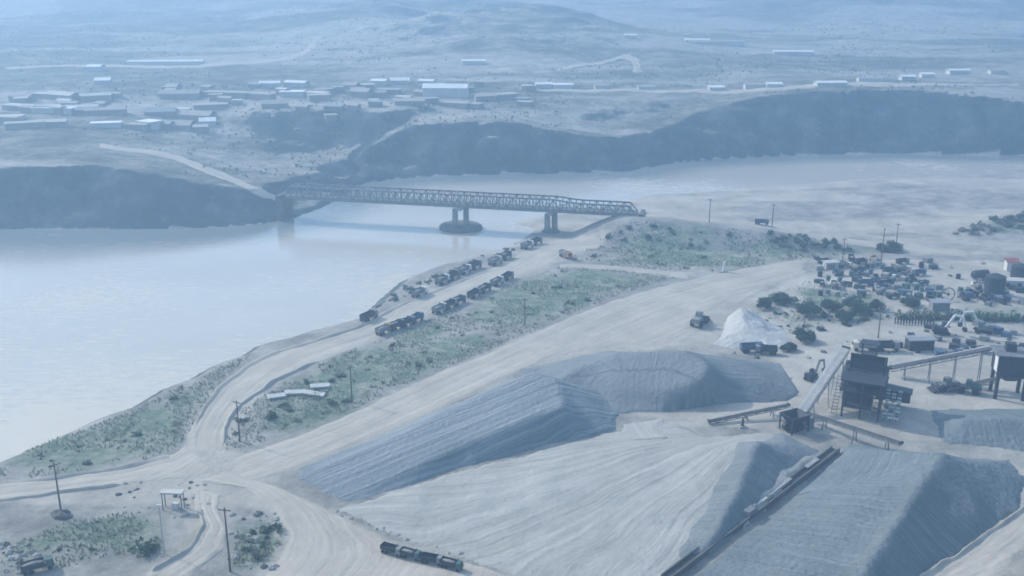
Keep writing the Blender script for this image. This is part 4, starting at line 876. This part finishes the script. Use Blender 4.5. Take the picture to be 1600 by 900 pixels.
scatter([(540,570),(660,510),(800,446),(870,422),(1040,432),(900,484),(830,515),(700,566),(580,618)], 120, .3, 1.1, 'low dry bush on the scrub strip between the riverside and haul roads', 'bushes in the scrub strip', .7)
scatter([(20,722),(160,660),(330,580),(390,555),(340,600),(285,685),(200,722),(60,742)], 42, .3, 1.1, 'low bush on the river bank left of the riverside road', 'bushes on the left river bank', .6)
scatter([(880,408),(945,372),(992,350),(1200,366),(1330,386),(1220,404),(1130,424),(1000,416)], 90, .5, 1.5, 'low bush on the slope of the bridge approach embankment', 'bushes on the embankment slope', .5)
scatter([(1190,360),(1330,378),(1325,392),(1220,386)], 26, 1.0, 2.0, 'thick bush on the dark right part of the embankment slope', 'thick bushes on the embankment', .1)
scatter([(15,880),(40,845),(170,808),(245,820),(245,855),(150,866)], 20, .25, .6, 'low bush in the green patch at the lower left', 'bushes in the lower left patch', .5)
scatter([(380,835),(400,820),(425,830),(425,860),(398,872),(378,860)], 22, .4, .9, 'small bush of the round bed on the junction island', 'bushes of the round bed', .3)
scatter([(1180,475),(1260,490),(1400,480),(1390,500),(1270,520),(1200,510)], 34, .5, 1.4, 'low bush under the trees beside the white stockpile', 'bushes by the works trees', .3)
scatter([(1490,366),(1540,344),(1610,334),(1610,368)], 34, 1.2, 2.2, 'low bush on the rise at the right edge beyond the yard', 'bushes on the right hand rise', .5)
scatter([(600,470),(640,440),(760,402),(820,382),(810,390),(690,432),(620,470)], 30, .4, 1.2, 'low bush on the river edge behind the parked trucks', 'bushes on the river edge', .3)
CAND.sort(key=lambda c: -c[2]*(c[1] + 60))
for c in CAND[:280]: bush(*c)
low = MB()
for c in CAND[280:]:
    q = G(c[0], c[1]); me = random.choice(dry_m if c[5] else bush_m); a = random.uniform(0, 6); ca, sa = math.cos(a)*c[2], math.sin(a)*c[2]
    low.add([(q[0] + v.co.x*ca - v.co.y*sa, q[1] + v.co.x*sa + v.co.y*ca, q[2] - .1 + v.co.z*c[2]) for v in me.vertices], [tuple(p.vertices) for p in me.polygons])
tag(low.build('low_scrub', M['leaf_dry']), 'small low scrub scattered over the banks and strips', 'scrub', kind='stuff')
bush(440, 530, 1.5, 'lone round bush at the water edge left of the trucks', None)
bush(228, 862, 2.3, 'largest dark green bush beside the pale mast on the lower left', None, zs=1.1)
bush(402, 870, 1.8, 'rounded bush in the middle of the junction island', None, True)
bush(428, 828, 1.3, 'rounded bush at the right tip of the junction island', None)
def tree(px, py, h, rad, seed, label):
    o = empty('broadleaf_tree', G(px, py), random.uniform(0, 6), label, 'tree', 'trees of the works yard')
    t = MB().tube((0,0,-.3),(.1,0,h*.55),.28,.16,8); r = random.Random(seed)
    for k in range(6): a = k*1.05 + r.uniform(-.3,.3); t.tube((.08,0,h*(.3+.04*k)),(math.cos(a)*rad*.6, math.sin(a)*rad*.6, h*(.55+.05*k)),.12,.04,6)
    t.build('trunk', M['wood'], o)
    leaf_cloud(seed, 1700, rad*1.25, rad*1.1, h*.62, .32, 11, h*.22).build('crown', M['leaf_tree'], o)
tree(1265,492,5.5,4.2,31,'widest dark tree behind the white stockpile'); tree(1338,488,5.5,4.0,32,'dark tree at the left end of the long hedge'); tree(1198,482,4.2,2.8,33,'pale topped tree touching the white stockpile'); tree(1258,534,4.6,3.2,34,'dark tree nearest the camera right of the white stockpile')
tree(1300,486,4.6,3.0,35,'dark tree between the two wide ones behind the white stockpile'); tree(1396,392,4.2,3.6,36,'dark tree by the poles at the end of the embankment'); tree(1370,484,4.0,2.6,37,'small dark tree touching the long hedge')
tree(1222,474,4.4,3.2,41,'dark tree between the pale topped one and the widest one'); tree(1318,500,3.8,2.8,42,'small dark tree in front of the row behind the white stockpile'); tree(1232,548,3.0,2.4,43,'small dark tree at the right toe of the white stockpile'); tree(1425,478,3.6,2.6,44,'small dark tree at the fence end of the long hedge')
tree(1378,392,3.4,2.6,38,'small tree left of the dark one by the poles at the embankment end')

# long hedge with a picket fence under its left end
ha, hb = G(1408,500), G(1640,505); hd = hb - ha; hL = math.hypot(hd[0], hd[1]); hedge = empty('hedge', ha, math.atan2(hd[1], hd[0]), 'long low green hedge across the works yard at the right edge', 'hedge')
hm_, st_ = MB(), MB()
for k in range(int(hL/1.5)):
    q = leaf_cloud(200 + k, 220, 1.9, 2.1 + .6*random.random(), 2.6 + 1.2*random.random(), .24, 9); hm_.add([(x + k*1.5, y + 1.2 + .5*random.random()*0, z) for x, y, z in q.v], q.f)
    st_.tube((k*1.5, 1.2, -.3), (k*1.5 + .1, 1.2, 1.2), .07, .04, 6)
hm_.build('foliage', M['leaf'], hedge); st_.build('stems', M['wood'], hedge)
fa, fb = G(1398,506), G(1460,508); fd = fb - fa; fL = math.hypot(fd[0], fd[1]); fen = empty('picket_fence', fa, math.atan2(fd[1], fd[0]), 'short picket fence under the left end of the long hedge', 'fence')
MB().bar((0,0,.5),(fL,0,.5),.08,.14).bar((0,0,1.6),(fL,0,1.6),.08,.14).build('rails', M['wood'], fen)
pk = MB()
for k in range(int(fL/.8)+1): pk.box((k*.8,-.06,.95),(.34,.06,2.1))
pk.build('pickets', M['steel_dark'], fen)
# grass: tufts nobody could count
gm = MB(); gr = np.random.default_rng(3)
for poly, n in zip(VEG[:6], (1300, 4200, 600, 2600, 700, 200)):
    a = np.array([q[:2] for q in poly]); lo, hi = a.min(0), a.max(0)
    X = gr.uniform(lo[0], hi[0], n*6); Y = gr.uniform(lo[1], hi[1], n*6); ok = inside(X, Y, poly) & (fbm(X, Y, 9, 19, 3) > -.12); X, Y = X[ok][:n], Y[ok][:n]; Z = height(X, Y)
    for x, y, z in zip(X, Y, Z):
        for k in range(3):
            an = gr.uniform(0, 6.28); hh = gr.uniform(.2, .6); w = gr.uniform(.07, .2); c, s = math.cos(an), math.sin(an)
            gm.add([(x-c*w, y-s*w, z-.05), (x+c*w, y+s*w, z-.05), (x+s*.25, y-c*.25, z+hh)], [(0,1,2)])
tag(gm.build('grass', M['grass']), 'dry tufts of grass over the scrub ground', 'grass', kind='stuff')
# far scrub that reads as one mass on the plateau and the cliffs
n = 6500; U = gr.uniform(-100, 1700, n*3); D = np.exp(gr.uniform(math.log(420), math.log(1900), n*3)); X = (U-800)/1600*D; Y = D
dF = seg_dist(X, Y, FAR)[0]; ok = (dF < seg_dist(X, Y, NEAR)[0]) & ~inside(X, Y, RIVER) & (dF > 3) & (fbm(X, Y, 60, 77, 4) > -.05); X, Y = X[ok][:n], Y[ok][:n]; Z = height(X, Y); fm = MB()
for x, y, z in zip(X, Y, Z):
    s = gr.uniform(.2, .6)*(1 + y/2500)
    for k in range(4):
        a = gr.normal(size=3); a /= np.linalg.norm(a); b = np.cross(a, gr.normal(size=3)); b /= np.linalg.norm(b); c = np.array([x, y, z+s*.6]) + gr.normal(size=3)*s*.5
        fm.add([c-a*s, c+b*s*.7, c+a*s, c-b*s*.7], [(0,1,2,3)])
tag(fm.build('far_scrub', M['far_leaf']), 'dark scrub dotted over the hazy far plateau and slopes', 'scrub', kind='stuff')

# ------------------------------------------------------------------ air
hz = MB().box((0, 1650, 0), (7400, 4200, 2)); zt = max(float(TZ.max()), CAM_H) + 6
hz.v = [(x, y, -4.0 if z < 0 else zt) for x, y, z in hz.v]
hm = bpy.data.materials.new('haze'); hm.use_nodes = True; n = hm.node_tree.nodes; n.remove(n['Principled BSDF'])
pvn = n.new('ShaderNodeVolumePrincipled'); pvn.inputs['Color'].default_value = lin(HAZE_COLOR); pvn.inputs['Density'].default_value = HAZE_DENSITY; pvn.inputs['Anisotropy'].default_value = .3
hm.node_tree.links.new(pvn.outputs[0], n['Material Output'].inputs['Volume'])
ho = tag(hz.build('haze', hm), kind='stuff')
